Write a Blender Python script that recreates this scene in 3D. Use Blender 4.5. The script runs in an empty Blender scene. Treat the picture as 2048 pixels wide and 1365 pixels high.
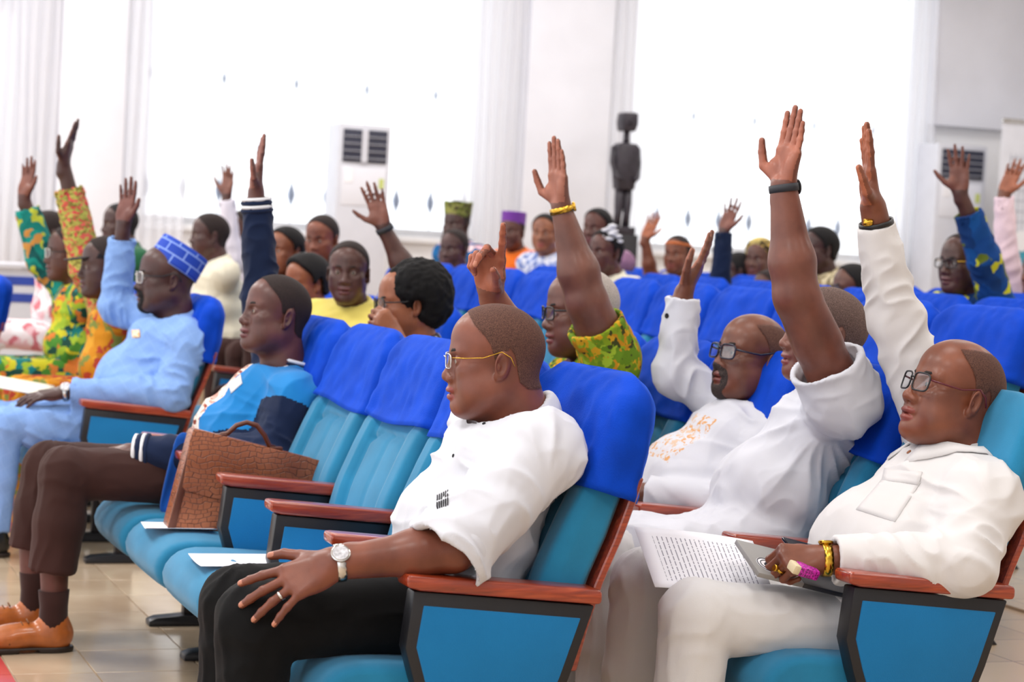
import bpy, bmesh, math, random
import numpy as np
from mathutils import Vector, Matrix

random.seed(7)
SC = bpy.context.scene
COL = SC.collection

# ------------------------------------------------------------------ camera
CAM_POS = np.array([-1.4021, -4.2420, 1.2986])
YAW, PITCH, ROLL, FPX = 0.3647, -0.0440, 0.0535, 4152.6
_fw = np.array([math.sin(YAW) * math.cos(PITCH), math.cos(YAW) * math.cos(PITCH), math.sin(PITCH)])
_r0 = np.array([math.cos(YAW), -math.sin(YAW), 0.0])
_u0 = np.cross(_r0, _fw)
_rt = math.cos(ROLL) * _r0 + math.sin(ROLL) * _u0
_up = -math.sin(ROLL) * _r0 + math.cos(ROLL) * _u0
cam_data = bpy.data.cameras.new('camera')
cam_data.sensor_fit = 'HORIZONTAL'
cam_data.sensor_width = 36.0
cam_data.lens = FPX / 2048.0 * 36.0
cam_data.clip_end = 200.0
cam_data.dof.use_dof = True
cam_data.dof.focus_distance = 4.75
cam_data.dof.aperture_fstop = 4.8
cam = bpy.data.objects.new('camera', cam_data)
COL.objects.link(cam)
cam.matrix_world = Matrix(((_rt[0], _up[0], -_fw[0], CAM_POS[0]),
                           (_rt[1], _up[1], -_fw[1], CAM_POS[1]),
                           (_rt[2], _up[2], -_fw[2], CAM_POS[2]),
                           (0, 0, 0, 1)))
SC.camera = cam
SC.view_settings.view_transform = 'Standard'
SC.view_settings.look = 'None'
SC.view_settings.gamma = 1.0
SC.view_settings.use_curve_mapping = False
SC.view_settings.exposure = 0.36
SC.cycles.use_denoising = True
SC.cycles.max_bounces = 8
SC.cycles.diffuse_bounces = 3
SC.cycles.transparent_max_bounces = 12
SC.cycles.caustics_reflective = False
SC.cycles.caustics_refractive = False

# ------------------------------------------------------------------ daylight and lamps
world = bpy.data.worlds.new('overcast_daylight')
SC.world = world
world.use_nodes = True
_bg = world.node_tree.nodes['Background']
_bg.inputs['Color'].default_value = (0.93, 0.96, 1.0, 1)
_bg.inputs['Strength'].default_value = 1.5

LAMP_W = 34.0

def at(x, y, Y=None, X=None, Z=None):
    """the place in the hall seen at a picture position, on a plane of known Y, X or Z"""
    v = _fw + _rt * (x - 1024.0) / FPX + _up * (682.5 - y) / FPX
    if Y is not None:
        t = (Y - CAM_POS[1]) / v[1]
    elif X is not None:
        t = (X - CAM_POS[0]) / v[0]
    else:
        t = (Z - CAM_POS[2]) / v[2]
    return CAM_POS + t * v

V3 = lambda *a: np.array(a, dtype=float)
def unit(v):
    v = np.asarray(v, float)
    return v / max(np.linalg.norm(v), 1e-9)

# ------------------------------------------------------------------ materials
def lin(c):
    """sRGB 0-255 to linear"""
    out = []
    for v in c[:3]:
        v = v / 255.0
        out.append(v / 12.92 if v <= 0.04045 else ((v + 0.055) / 1.055) ** 2.4)
    return (out[0], out[1], out[2], 1.0)

class NT:
    def __init__(self, name):
        self.m = bpy.data.materials.new(name)
        self.m.use_nodes = True
        self.t = self.m.node_tree
        self.bsdf = self.t.nodes['Principled BSDF']
        self.out = self.t.nodes['Material Output']
    def n(self, kind, **kw):
        nd = self.t.nodes.new('ShaderNode' + kind)
        for k, v in kw.items():
            if k in nd.inputs:
                nd.inputs[k].default_value = v
            else:
                setattr(nd, k, v)
        return nd
    def l(self, a, b):
        self.t.links.new(a, b)
    def coord(self, kind='Object', scale=(1, 1, 1), rot=(0, 0, 0)):
        tc = self.n('TexCoord')
        mp = self.n('Mapping')
        mp.inputs['Scale'].default_value = scale
        mp.inputs['Rotation'].default_value = rot
        self.l(tc.outputs[kind], mp.inputs['Vector'])
        return mp.outputs['Vector']
    def ramp(self, fac, stops, interp='LINEAR'):
        r = self.n('ValToRGB')
        r.color_ramp.interpolation = interp
        el = r.color_ramp.elements
        while len(el) < len(stops):
            el.new(0.5)
        for e, (p, c) in zip(el, stops):
            e.position = p
            e.color = c
        self.l(fac, r.inputs['Fac'])
        return r.outputs['Color']
    def mix(self, fac, a, b, mode='MIX'):
        m = self.n('Mix', data_type='RGBA', blend_type=mode)
        for idx, v in ((0, fac), (6, a), (7, b)):
            if hasattr(v, 'is_linked'):
                self.l(v, m.inputs[idx])
            else:
                m.inputs[idx].default_value = v
        return m.outputs[2]
    def set(self, **kw):
        for k, v in kw.items():
            k = k.replace('_', ' ')
            if hasattr(v, 'is_linked'):
                self.l(v, self.bsdf.inputs[k])
            else:
                self.bsdf.inputs[k].default_value = v
    def bump(self, height, strength=0.3, dist=0.002):
        b = self.n('Bump')
        b.inputs['Strength'].default_value = strength
        b.inputs['Distance'].default_value = dist
        self.l(height, b.inputs['Height'])
        self.l(b.outputs['Normal'], self.bsdf.inputs['Normal'])

def m_plain(name, c, rough=0.5, metal=0.0, spec=0.5, noise=0.06, nscale=8.0, coat=0.0):
    t = NT(name)
    nz = t.n('TexNoise', Scale=nscale, Detail=3.0)
    t.l(t.coord(), nz.inputs['Vector'])
    a = lin(c)
    lo = tuple(max(0, x * (1 - noise * 2)) for x in a[:3]) + (1,)
    hi = tuple(min(1, x * (1 + noise)) for x in a[:3]) + (1,)
    t.set(Base_Color=t.ramp(nz.outputs['Fac'], [(0.3, lo), (0.7, hi)]), Roughness=rough, Metallic=metal)
    t.bsdf.inputs['Specular IOR Level'].default_value = spec
    t.bsdf.inputs['Coat Weight'].default_value = coat
    return t.m

def m_cloth(name, c, rough=0.85, weave=900.0, bump=0.25, sheen=0.15, noise=0.05, c2=None):
    t = NT(name)
    v = t.coord()
    nz = t.n('TexNoise', Scale=5.0, Detail=4.0)
    t.l(v, nz.inputs['Vector'])
    a = lin(c)
    b = lin(c2) if c2 else tuple(x * (1 - 2 * noise) for x in a[:3]) + (1,)
    t.set(Base_Color=t.ramp(nz.outputs['Fac'], [(0.35, b), (0.65, a)]), Roughness=rough)
    t.bsdf.inputs['Sheen Weight'].default_value = sheen
    t.bsdf.inputs['Specular IOR Level'].default_value = 0.25
    w = t.n('TexNoise', Scale=weave, Detail=1.0)
    t.l(v, w.inputs['Vector'])
    t.bump(w.outputs['Fac'], bump, 0.001)
    return t.m

def m_velvet(name, c):
    t = NT(name)
    v = t.coord()
    nz = t.n('TexNoise', Scale=9.0, Detail=5.0)
    t.l(v, nz.inputs['Vector'])
    a = lin(c)
    t.set(Base_Color=t.ramp(nz.outputs['Fac'], [(0.3, tuple(x * 0.72 for x in a[:3]) + (1,)), (0.7, a)]), Roughness=0.75)
    t.bsdf.inputs['Sheen Weight'].default_value = 0.6
    t.bsdf.inputs['Sheen Roughness'].default_value = 0.35
    t.bsdf.inputs['Sheen Tint'].default_value = lin((60, 120, 255))
    t.bsdf.inputs['Specular IOR Level'].default_value = 0.15
    w = t.n('TexNoise', Scale=260.0, Detail=2.0)
    t.l(v, w.inputs['Vector'])
    t.bump(w.outputs['Fac'], 0.4, 0.002)
    return t.m

def m_skin(name, c, rough=0.5):
    t = NT(name)
    v = t.coord()
    nz = t.n('TexNoise', Scale=14.0, Detail=5.0)
    t.l(v, nz.inputs['Vector'])
    a = lin(c)
    lo = (a[0] * 0.60, a[1] * 0.52, a[2] * 0.50, 1)
    hi = (min(1, a[0] * 1.12), a[1] * 1.06, a[2] * 0.98, 1)
    t.set(Base_Color=t.ramp(nz.outputs['Fac'], [(0.28, lo), (0.72, hi)]), Roughness=rough)
    t.bsdf.inputs['Specular IOR Level'].default_value = 0.45
    t.bsdf.inputs['Coat Weight'].default_value = 0.16
    t.bsdf.inputs['Coat Roughness'].default_value = 0.25
    w = t.n('TexNoise', Scale=420.0, Detail=2.0)
    t.l(v, w.inputs['Vector'])
    t.bump(w.outputs['Fac'], 0.12, 0.001)
    return t.m

def m_hair(name, c, c2, scale=520.0, rough=0.75):
    t = NT(name)
    v = t.coord()
    w = t.n('TexNoise', Scale=scale, Detail=2.0)
    t.l(v, w.inputs['Vector'])
    t.set(Base_Color=t.ramp(w.outputs['Fac'], [(0.35, lin(c)), (0.68, lin(c2))]), Roughness=rough)
    t.bsdf.inputs['Specular IOR Level'].default_value = 0.3
    t.bump(w.outputs['Fac'], 0.5, 0.002)
    at_ = t.n('Attribute'); at_.attribute_name = 'fade'
    d1 = t.n('TexNoise', Scale=700.0, Detail=1.0); t.l(v, d1.inputs['Vector'])
    m1 = t.n('Math', operation='MULTIPLY_ADD'); m1.inputs[1].default_value = 1.25; m1.inputs[2].default_value = -0.10
    t.l(at_.outputs['Fac'], m1.inputs[0])
    m2 = t.n('Math', operation='SUBTRACT'); t.l(m1.outputs[0], m2.inputs[0]); t.l(d1.outputs['Fac'], m2.inputs[1])
    m3 = t.n('Math', operation='MULTIPLY_ADD'); m3.use_clamp = True; m3.inputs[1].default_value = 5.0; m3.inputs[2].default_value = 0.5
    t.l(m2.outputs[0], m3.inputs[0]); t.l(m3.outputs[0], t.bsdf.inputs['Alpha'])
    return t.m

def m_print(name, cols, scale=14.0, kind='voronoi', stretch=(1, 1, 1), rough=0.8, warp=0.35, edge=None):
    """printed cotton: cells or swirls of several colours"""
    t = NT(name)
    v = t.coord(scale=stretch)
    wn = t.n('TexNoise', Scale=scale * 0.45, Detail=3.0)
    t.l(v, wn.inputs['Vector'])
    mx = t.n('Mix', data_type='RGBA', blend_type='LINEAR_LIGHT')
    mx.inputs[0].default_value = warp * 0.12
    t.l(v, mx.inputs[6])
    t.l(wn.outputs['Color'], mx.inputs[7])
    n = len(cols)
    stops = [((i + 0.0) / n, lin(c)) for i, c in enumerate(cols)]
    if kind == 'voronoi':
        vo = t.n('TexVoronoi', Scale=scale)
        t.l(mx.outputs[2], vo.inputs['Vector'])
        sep = t.n('SeparateColor')
        t.l(vo.outputs['Color'], sep.inputs['Color'])
        col = t.ramp(sep.outputs[0], stops, 'CONSTANT')
        if edge:
            ve = t.n('TexVoronoi', Scale=scale, feature='DISTANCE_TO_EDGE')
            t.l(mx.outputs[2], ve.inputs['Vector'])
            k = t.ramp(ve.outputs['Distance'], [(0.0, (1, 1, 1, 1)), (0.07, (0, 0, 0, 1))])
            col = t.mix(k, col, lin(edge))
    elif kind == 'noise':
        nz = t.n('TexNoise', Scale=scale, Detail=2.0)
        t.l(mx.outputs[2], nz.inputs['Vector'])
        stops = [(0.3 + 0.4 * i / max(1, n - 1), lin(c)) for i, c in enumerate(cols)]
        col = t.ramp(nz.outputs['Fac'], stops, 'CONSTANT')
    else:
        wv = t.n('TexWave', Scale=scale, Distortion=4.0 * warp)
        wv.inputs['Detail Scale'].default_value = 2.0
        t.l(v, wv.inputs['Vector'])
        col = t.ramp(wv.outputs['Fac'], stops, 'CONSTANT')
    t.set(Base_Color=col, Roughness=rough)
    t.bsdf.inputs['Specular IOR Level'].default_value = 0.25
    return t.m

def m_emit(name, c, s):
    t = NT(name)
    t.set(Base_Color=c, Emission_Color=c, Emission_Strength=s)
    return t.m

# ------------------------------------------------------------------ object helpers
def tag(o, label=None, cat=None, group=None, kind=None):
    if label: o['label'] = label
    if cat: o['category'] = cat
    if group: o['group'] = group
    if kind: o['kind'] = kind
    return o

def empty(name, loc=(0, 0, 0), parent=None):
    o = bpy.data.objects.new(name, None)
    o.empty_display_size = 0.05
    o.location = loc
    COL.objects.link(o)
    o.parent = parent
    return o

def mesh_np(name, verts, faces, smooth=True):
    """faces: (n,3) or (n,4) array or list of lists"""
    me = bpy.data.meshes.new(name)
    verts = np.asarray(verts, dtype=np.float32)
    if isinstance(faces, np.ndarray) and faces.ndim == 2:
        nf, k = faces.shape
        me.vertices.add(len(verts))
        me.vertices.foreach_set('co', verts.ravel())
        me.loops.add(nf * k)
        me.loops.foreach_set('vertex_index', faces.astype(np.int32).ravel())
        me.polygons.add(nf)
        me.polygons.foreach_set('loop_start', np.arange(0, nf * k, k, dtype=np.int32))
        me.update(calc_edges=True)
    else:
        me.from_pydata([tuple(map(float, v)) for v in verts], [], [tuple(map(int, f)) for f in faces])
    if smooth and len(me.polygons):
        me.polygons.foreach_set('use_smooth', np.ones(len(me.polygons), dtype=bool))
    me.update()
    return me

def obj(name, me, mat=None, parent=None, loc=(0, 0, 0), rot=None):
    o = bpy.data.objects.new(name, me)
    if mat is not None and not me.materials:
        for m_ in (mat if isinstance(mat, (list, tuple)) else [mat]):
            me.materials.append(m_)
    o.location = loc
    if rot is not None:
        o.rotation_euler = rot
    COL.objects.link(o)
    o.parent = parent
    return o

class MB:
    """collects simple shapes into one mesh"""
    def __init__(s):
        s.v, s.f = [], []
    def add(s, verts, faces):
        b = len(s.v)
        s.v += [tuple(map(float, q)) for q in verts]
        s.f += [[b + i for i in q] for q in faces]
        return s
    def box(s, lo, hi):
        x0, y0, z0 = lo; x1, y1, z1 = hi
        return s.add([(x0, y0, z0), (x1, y0, z0), (x1, y1, z0), (x0, y1, z0), (x0, y0, z1), (x1, y0, z1), (x1, y1, z1), (x0, y1, z1)],
                     [(0, 3, 2, 1), (4, 5, 6, 7), (0, 1, 5, 4), (1, 2, 6, 5), (2, 3, 7, 6), (3, 0, 4, 7)])
    def prism(s, poly, y0, y1, axis=1):
        """poly in two axes, extruded along axis"""
        n = len(poly)
        def mk(p, d):
            if axis == 1: return (p[0], d, p[1])
            if axis == 0: return (d, p[0], p[1])
            return (p[0], p[1], d)
        vs = [mk(p, y0) for p in poly] + [mk(p, y1) for p in poly]
        fs = [list(range(n)), list(range(2 * n - 1, n - 1, -1))] + [[(i + 1) % n, i, n + i, n + (i + 1) % n] for i in range(n)]
        return s.add(vs, fs)
    def tube(s, pts, r, seg=8, closed=False, flat=1.0):
        pts = [np.asarray(p, float) for p in pts]
        n = len(pts)
        rs = r if hasattr(r, '__len__') else [r] * n
        rings = []
        prev = None
        for i in range(n):
            a = pts[(i - 1) % n] if (closed or i > 0) else pts[i]
            b = pts[(i + 1) % n] if (closed or i < n - 1) else pts[i]
            d = unit(b - a)
            if prev is None:
                h = V3(0, 0, 1) if abs(d[2]) < 0.9 else V3(1, 0, 0)
                e1 = unit(np.cross(d, h))
            else:
                e1 = unit(prev - d * np.dot(prev, d))
            prev = e1
            e2 = np.cross(d, e1)
            rings.append([pts[i] + rs[i] * (math.cos(2 * math.pi * j / seg) * e1 + flat * math.sin(2 * math.pi * j / seg) * e2) for j in range(seg)])
        vs = [q for rg in rings for q in rg]
        fs = []
        for i in range(n if closed else n - 1):
            i2 = (i + 1) % n
            for j in range(seg):
                j2 = (j + 1) % seg
                fs.append([i * seg + j, i * seg + j2, i2 * seg + j2, i2 * seg + j])
        if not closed:
            fs.append(list(range(seg - 1, -1, -1)))
            fs.append([(n - 1) * seg + j for j in range(seg)])
        return s.add(vs, fs)
    def lathe(s, prof, seg=24, center=(0, 0, 0), cap=True):
        n = len(prof)
        vs = []
        for (r, z) in prof:
            for j in range(seg):
                a = 2 * math.pi * j / seg
                vs.append((center[0] + r * math.cos(a), center[1] + r * math.sin(a), center[2] + z))
        fs = []
        for i in range(n - 1):
            for j in range(seg):
                j2 = (j + 1) % seg
                fs.append([i * seg + j, i * seg + j2, (i + 1) * seg + j2, (i + 1) * seg + j])
        if cap:
            fs.append(list(range(seg - 1, -1, -1)))
            fs.append([(n - 1) * seg + j for j in range(seg)])
        return s.add(vs, fs)
    def xform(s, R, t):
        R = np.asarray(R, float)
        s.v = [tuple(R @ np.asarray(q) + t) for q in s.v]
        return s
    def mesh(s, name, smooth=False, bevel=0.0, seg=2):
        me = mesh_np(name, np.array(s.v), s.f, smooth=False)
        bm = bmesh.new(); bm.from_mesh(me)
        bmesh.ops.recalc_face_normals(bm, faces=bm.faces)
        if bevel > 0:
            bmesh.ops.bevel(bm, geom=[e for e in bm.edges if e.is_manifold and e.calc_face_angle(0) > 0.5], offset=bevel, segments=seg, affect='EDGES', profile=0.5)
        bm.to_mesh(me); bm.free()
        if smooth or bevel > 0:
            me.polygons.foreach_set('use_smooth', np.ones(len(me.polygons), dtype=bool))
            if bevel > 0 and not smooth:
                try:
                    me.set_sharp_from_angle(angle=0.7)
                except Exception:
                    pass
        me.update()
        return me
    def build(s, name, mat, parent=None, loc=(0, 0, 0), smooth=False, bevel=0.0, seg=2):
        return obj(name, s.mesh(name, smooth, bevel, seg), mat, parent, loc)

def bezier(p0, p1, p2, n=10):
    p0, p1, p2 = map(lambda q: np.asarray(q, float), (p0, p1, p2))
    return [((1 - t) ** 2) * p0 + 2 * t * (1 - t) * p1 + t * t * p2 for t in np.linspace(0, 1, n)]

# ------------------------------------------------------------------ smooth solids on a grid (signed distance, surface nets)
def vnoise(p, seed=0):
    """smooth value noise in -1..1 for an (n,3) array"""
    p = np.asarray(p, dtype=np.float64)
    i = np.floor(p).astype(np.int64)
    f = p - i
    u = f * f * (3 - 2 * f)
    def h(a):
        n = (a[:, 0] * 374761393 + a[:, 1] * 668265263 + a[:, 2] * 2147483647 + seed * 1274126177) & 0xFFFFFFFF
        n = ((n ^ (n >> 13)) * 1274126177) & 0xFFFFFFFF
        n = n ^ (n >> 16)
        return (n & 0xFFFF) / 32767.5 - 1.0
    r = 0
    for dx in (0, 1):
        for dy in (0, 1):
            for dz in (0, 1):
                w = (u[:, 0] if dx else 1 - u[:, 0]) * (u[:, 1] if dy else 1 - u[:, 1]) * (u[:, 2] if dz else 1 - u[:, 2])
                r = r + w * h(i + np.array([dx, dy, dz]))
    return r

def fold_noise(p, lam, seed=0, dirs=(1, 1, 1)):
    """soft cloth folds: two octaves of stretched noise"""
    q = p * np.asarray(dirs) / lam
    w = 0.6 * vnoise(p / 0.11, seed + 5)
    a = vnoise(q + w[:, None], seed)
    b = vnoise(q * 2.1 + 7.3 + w[:, None], seed + 1)
    return (1 - 2 * np.abs(a)) * 0.6 + 0.4 * b

class Field:
    def __init__(s, lo, hi, h):
        s.lo = np.asarray(lo, dtype=np.float32); s.h = np.float32(h)
        s.n = np.ceil((np.asarray(hi) - np.asarray(lo)) / h).astype(int) + 1
        s.D = np.full(tuple(s.n), 0.2, dtype=np.float32)
    def sub(s, lo, hi):
        a = np.clip(np.floor((np.asarray(lo) - s.lo) / s.h).astype(int), 0, s.n)
        b = np.clip(np.ceil((np.asarray(hi) - s.lo) / s.h).astype(int) + 1, 0, s.n)
        if np.any(b <= a):
            return None
        ax = [(s.lo[i] + s.h * np.arange(a[i], b[i])).astype(np.float32) for i in range(3)]
        return (slice(a[0], b[0]), slice(a[1], b[1]), slice(a[2], b[2])), ax[0][:, None, None], ax[1][None, :, None], ax[2][None, None, :]
    def put(s, sl, d, k, op):
        A = s.D[sl]
        if op == 'u':
            if k > 0:
                h = np.maximum(k - np.abs(A - d), 0) / k
                s.D[sl] = np.minimum(A, d) - h * h * k * 0.25
            else:
                s.D[sl] = np.minimum(A, d)
        elif op == 's':
            d = -d
            if k > 0:
                h = np.maximum(k - np.abs(A - d), 0) / k
                s.D[sl] = np.maximum(A, d) + h * h * k * 0.25
            else:
                s.D[sl] = np.maximum(A, d)
    def cone(s, a, b, ra, rb, k=0.02, op='u', flat=None):
        """tapered capsule; flat=(direction, factor) thins it along a direction"""
        a = np.asarray(a, float); b = np.asarray(b, float)
        m = max(ra, rb) * (1.6 if flat else 1.0) + k + 0.02
        q = s.sub(np.minimum(a, b) - m, np.maximum(a, b) + m)
        if q is None: return s
        sl, x, y, z = q
        ba = (b - a).astype(np.float32); l2 = float(ba @ ba) + 1e-9
        px, py, pz = x - np.float32(a[0]), y - np.float32(a[1]), z - np.float32(a[2])
        t = np.clip((px * ba[0] + py * ba[1] + pz * ba[2]) / np.float32(l2), 0, 1)
        dx, dy, dz = px - t * ba[0], py - t * ba[1], pz - t * ba[2]
        if flat is not None:
            n = unit(flat[0]).astype(np.float32); g = np.float32(1.0 / flat[1] - 1.0)
            c = (dx * n[0] + dy * n[1] + dz * n[2]) * g
            dx, dy, dz = dx + c * n[0], dy + c * n[1], dz + c * n[2]
        d = np.sqrt(dx * dx + dy * dy + dz * dz) - (np.float32(ra) + np.float32(rb - ra) * t)
        if flat is not None:
            d = d * np.float32(min(1.0, flat[1] * 1.1))
        s.put(sl, d, k, op)
        return s
    def ell(s, c, r, R=None, k=0.02, op='u'):
        c = np.asarray(c, float); r = np.asarray(r, float)
        m = r.max() + k + 0.02 if R is not None else r + k + 0.02
        q = s.sub(c - m, c + m)
        if q is None: return s
        sl, x, y, z = q
        px, py, pz = x - np.float32(c[0]), y - np.float32(c[1]), z - np.float32(c[2])
        if R is not None:
            R = np.asarray(R, dtype=np.float32)          # columns are the axes of the ellipsoid
            px, py, pz = (px * R[0, 0] + py * R[1, 0] + pz * R[2, 0], px * R[0, 1] + py * R[1, 1] + pz * R[2, 1], px * R[0, 2] + py * R[1, 2] + pz * R[2, 2])
        ux, uy, uz = px / np.float32(r[0]), py / np.float32(r[1]), pz / np.float32(r[2])
        k0 = np.sqrt(ux * ux + uy * uy + uz * uz)
        vx, vy, vz = ux / np.float32(r[0]), uy / np.float32(r[1]), uz / np.float32(r[2])
        k1 = np.sqrt(vx * vx + vy * vy + vz * vz) + np.float32(1e-6)
        d = np.where(k0 < 0.02, -np.float32(r.min()), k0 * (k0 - 1) / k1)
        s.put(sl, d, k, op)
        return s
    def plane(s, p, n, op='cut', k=0.0):
        """keep the side the normal points away from"""
        n = unit(n)
        x, y, z = [(s.lo[i] + s.h * np.arange(s.n[i])).astype(np.float32) for i in range(3)]
        d = (x[:, None, None] - p[0]) * n[0] + (y[None, :, None] - p[1]) * n[1] + (z[None, None, :] - p[2]) * n[2]
        s.D = np.maximum(s.D, d.astype(np.float32))
        return s
    def grid(s):
        x, y, z = [(s.lo[i] + s.h * np.arange(s.n[i])).astype(np.float32) for i in range(3)]
        return x[:, None, None], y[None, :, None], z[None, None, :]
    def nets(s, D=None):
        D = s.D if D is None else D
        D = D.copy()
        for ax in range(3):                                   # close at the border
            idx = [slice(None)] * 3
            for e in (0, -1):
                idx[ax] = e
                D[tuple(idx)] = np.maximum(D[tuple(idx)], 0.5 * s.h)
        S = D < 0
        nx, ny, nz = D.shape
        cs = (nx - 1, ny - 1, nz - 1)
        keys, pos, quads = [], [], []
        def cid(i, j, k):
            return (i * cs[1] + j) * cs[2] + k
        for ax in range(3):
            sl0 = [slice(None)] * 3; sl1 = [slice(None)] * 3
            sl0[ax] = slice(0, -1); sl1[ax] = slice(1, None)
            A, B = S[tuple(sl0)], S[tuple(sl1)]
            I = np.argwhere(A != B)
            if not len(I): continue
            i, j, k = I[:, 0], I[:, 1], I[:, 2]
            d0 = D[i, j, k]
            J = I.copy(); J[:, ax] += 1
            d1 = D[J[:, 0], J[:, 1], J[:, 2]]
            P = I.astype(np.float32); P[:, ax] += d0 / (d0 - d1)
            o1, o2 = [a for a in range(3) if a != ax]
            ok = (I[:, o1] > 0) & (I[:, o2] > 0) & (I[:, o1] < D.shape[o1] - 1) & (I[:, o2] < D.shape[o2] - 1)
            I, P, inside = I[ok], P[ok], S[i[ok], j[ok], k[ok]]
            cell = []
            for (a, b) in ((1, 1), (0, 1), (0, 0), (1, 0)):
                C = I.copy(); C[:, o1] -= a; C[:, o2] -= b
                c = cid(C[:, 0], C[:, 1], C[:, 2])
                cell.append(c); keys.append(c); pos.append(P)
            Q = np.stack(cell, 1)
            flip = inside if ax != 1 else ~inside
            Q[~flip] = Q[~flip][:, ::-1]
            quads.append(Q)
        if not keys:
            return np.zeros((0, 3), np.float32), np.zeros((0, 4), int)
        keys = np.concatenate(keys); pos = np.concatenate(pos)
        uq, inv = np.unique(keys, return_inverse=True)
        cnt = np.bincount(inv)
        V = np.stack([np.bincount(inv, weights=pos[:, a]) / cnt for a in range(3)], 1)
        F = np.searchsorted(uq, np.concatenate(quads))
        return (s.lo + V * s.h).astype(np.float32), F

def vnormals(V, F):
    a, b, c, d = (V[F[:, i]] for i in range(4))
    n = np.cross(c - a, d - b)
    N = np.zeros_like(V)
    for i in range(4):
        for ax in range(3):
            N[:, ax] += np.bincount(F[:, i], weights=n[:, ax], minlength=len(V))
    return N / np.maximum(np.linalg.norm(N, axis=1, keepdims=True), 1e-9)

def joinVF(parts):
    Vs, Fs, b = [], [], 0
    for V, F in parts:
        Vs.append(V); Fs.append(F + b); b += len(V)
    return np.concatenate(Vs), np.concatenate(Fs)

# ------------------------------------------------------------------ room lamps (ceiling panels of the hall)
def ceiling_lamp(x, y, w, e):
    ld = bpy.data.lights.new('ceiling_lamp', 'AREA')
    ld.shape = 'RECTANGLE'; ld.size = w; ld.size_y = w
    ld.energy = e
    ld.color = (1.0, 0.98, 0.95)
    o = bpy.data.objects.new('ceiling_lamp', ld)
    o.location = (x, y, 4.45)
    COL.objects.link(o)
    return o
for lx in (-2.2, 0.9, 4.0, 7.0):
    for ly in (-3.0, 0.2, 3.4, 6.6, 9.8):
        ceiling_lamp(lx, ly, 1.2, LAMP_W * {-2.2: 1.9, 0.9: 0.85, 4.0: 0.7, 7.0: 1.0}[lx] * (1.65 if ly > 9 else 1.0))

# ------------------------------------------------------------------ shared materials
M = {}
M['teal'] = m_cloth('teal_upholstery', (36, 132, 176), weave=700, bump=0.5, sheen=0.2, noise=0.12)
M['panel_blue'] = m_cloth('panel_fabric', (22, 118, 178), weave=520, bump=0.6, sheen=0.1, noise=0.06)
M['velvet'] = m_velvet('royal_blue_velvet', (0, 68, 198))
M['black'] = m_plain('black_metal', (22, 22, 27), 0.38, 0.0, 0.5)
M['gunmetal'] = m_plain('dark_steel', (48, 46, 50), 0.32, 0.7)
M['wall'] = m_plain('white_paint', (240, 240, 243), 0.7, noise=0.02, nscale=2)
M['wall_cool'] = m_plain('cool_white_paint', (226, 227, 236), 0.7, noise=0.03, nscale=2)
M['white_plastic'] = m_plain('white_plastic', (206, 207, 216), 0.4, noise=0.02)
M['paper'] = m_plain('paper', (244, 243, 248), 0.8, noise=0.01)
M['gold'] = m_plain('gold', (212, 168, 62), 0.25, 1.0, noise=0.1, nscale=40)
M['silver'] = m_plain('silver', (205, 203, 200), 0.22, 1.0, noise=0.15, nscale=60)
M['ink'] = m_plain('ink', (70, 70, 80), 0.8)

def wood_mat():
    t = NT('varnished_red_wood')
    v = t.coord(scale=(3, 30, 30))
    nz = t.n('TexNoise', Scale=3.0, Detail=6.0, Distortion=1.0)
    t.l(v, nz.inputs['Vector'])
    t.set(Base_Color=t.ramp(nz.outputs['Fac'], [(0.25, lin((104, 30, 16))), (0.55, lin((158, 58, 28))), (0.8, lin((190, 84, 42)))]), Roughness=0.3)
    t.bsdf.inputs['Coat Weight'].default_value = 0.7
    t.bsdf.inputs['Coat Roughness'].default_value = 0.12
    return t.m
M['wood'] = wood_mat()

# ------------------------------------------------------------------ floor
def tile_mat(name, c, c2):
    t = NT(name)
    g = t.n('NewGeometry')
    nz = t.n('TexNoise', Scale=3.0, Detail=5.0)
    t.l(g.outputs['Position'], nz.inputs['Vector'])
    oi = t.n('ObjectInfo')
    base = t.ramp(nz.outputs['Fac'], [(0.3, lin(c2)), (0.7, lin(c))])
    k = t.ramp(oi.outputs['Random'], [(0.0, (0.9, 0.9, 0.9, 1)), (1.0, (1.0, 1.0, 1.0, 1))])
    t.set(Base_Color=t.mix(1.0, base, k, 'MULTIPLY'), Roughness=0.16)
    return t.m
M['tile'] = tile_mat('beige_glazed_tile', (206, 186, 160), (176, 152, 126))
M['tile_red'] = tile_mat('red_glazed_tile', (206, 84, 84), (190, 66, 70))
def slab_mat():
    t = NT('tiled_floor')
    v = t.coord('Object')
    br = t.n('TexBrick', Scale=1.0)
    br.offset = 0.0; br.squash = 1.0
    for k, val in (('Mortar Size', 0.002), ('Brick Width', 0.32), ('Row Height', 0.32)):
        br.inputs[k].default_value = val
    br.inputs['Color1'].default_value = lin((200, 178, 150))
    br.inputs['Color2'].default_value = lin((188, 166, 140))
    br.inputs['Mortar'].default_value = lin((110, 96, 84))
    t.l(v, br.inputs['Vector'])
    t.set(Base_Color=br.outputs['Color'], Roughness=0.2)
    return t.m
M['slab'] = slab_mat()
floor = MB().box((-7, -7, -0.2), (10.6, 12.0, -0.004)).build('floor', M['slab'])
tag(floor, kind='structure')
xs = [-0.345 - 0.32 * i for i in range(4, 0, -1)]
edges = [-1.54, -1.22, -0.90, -0.582, -0.345, -0.025, 0.295, 0.615, 0.935, 1.255, 1.575]
tile_cache = {}
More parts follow.
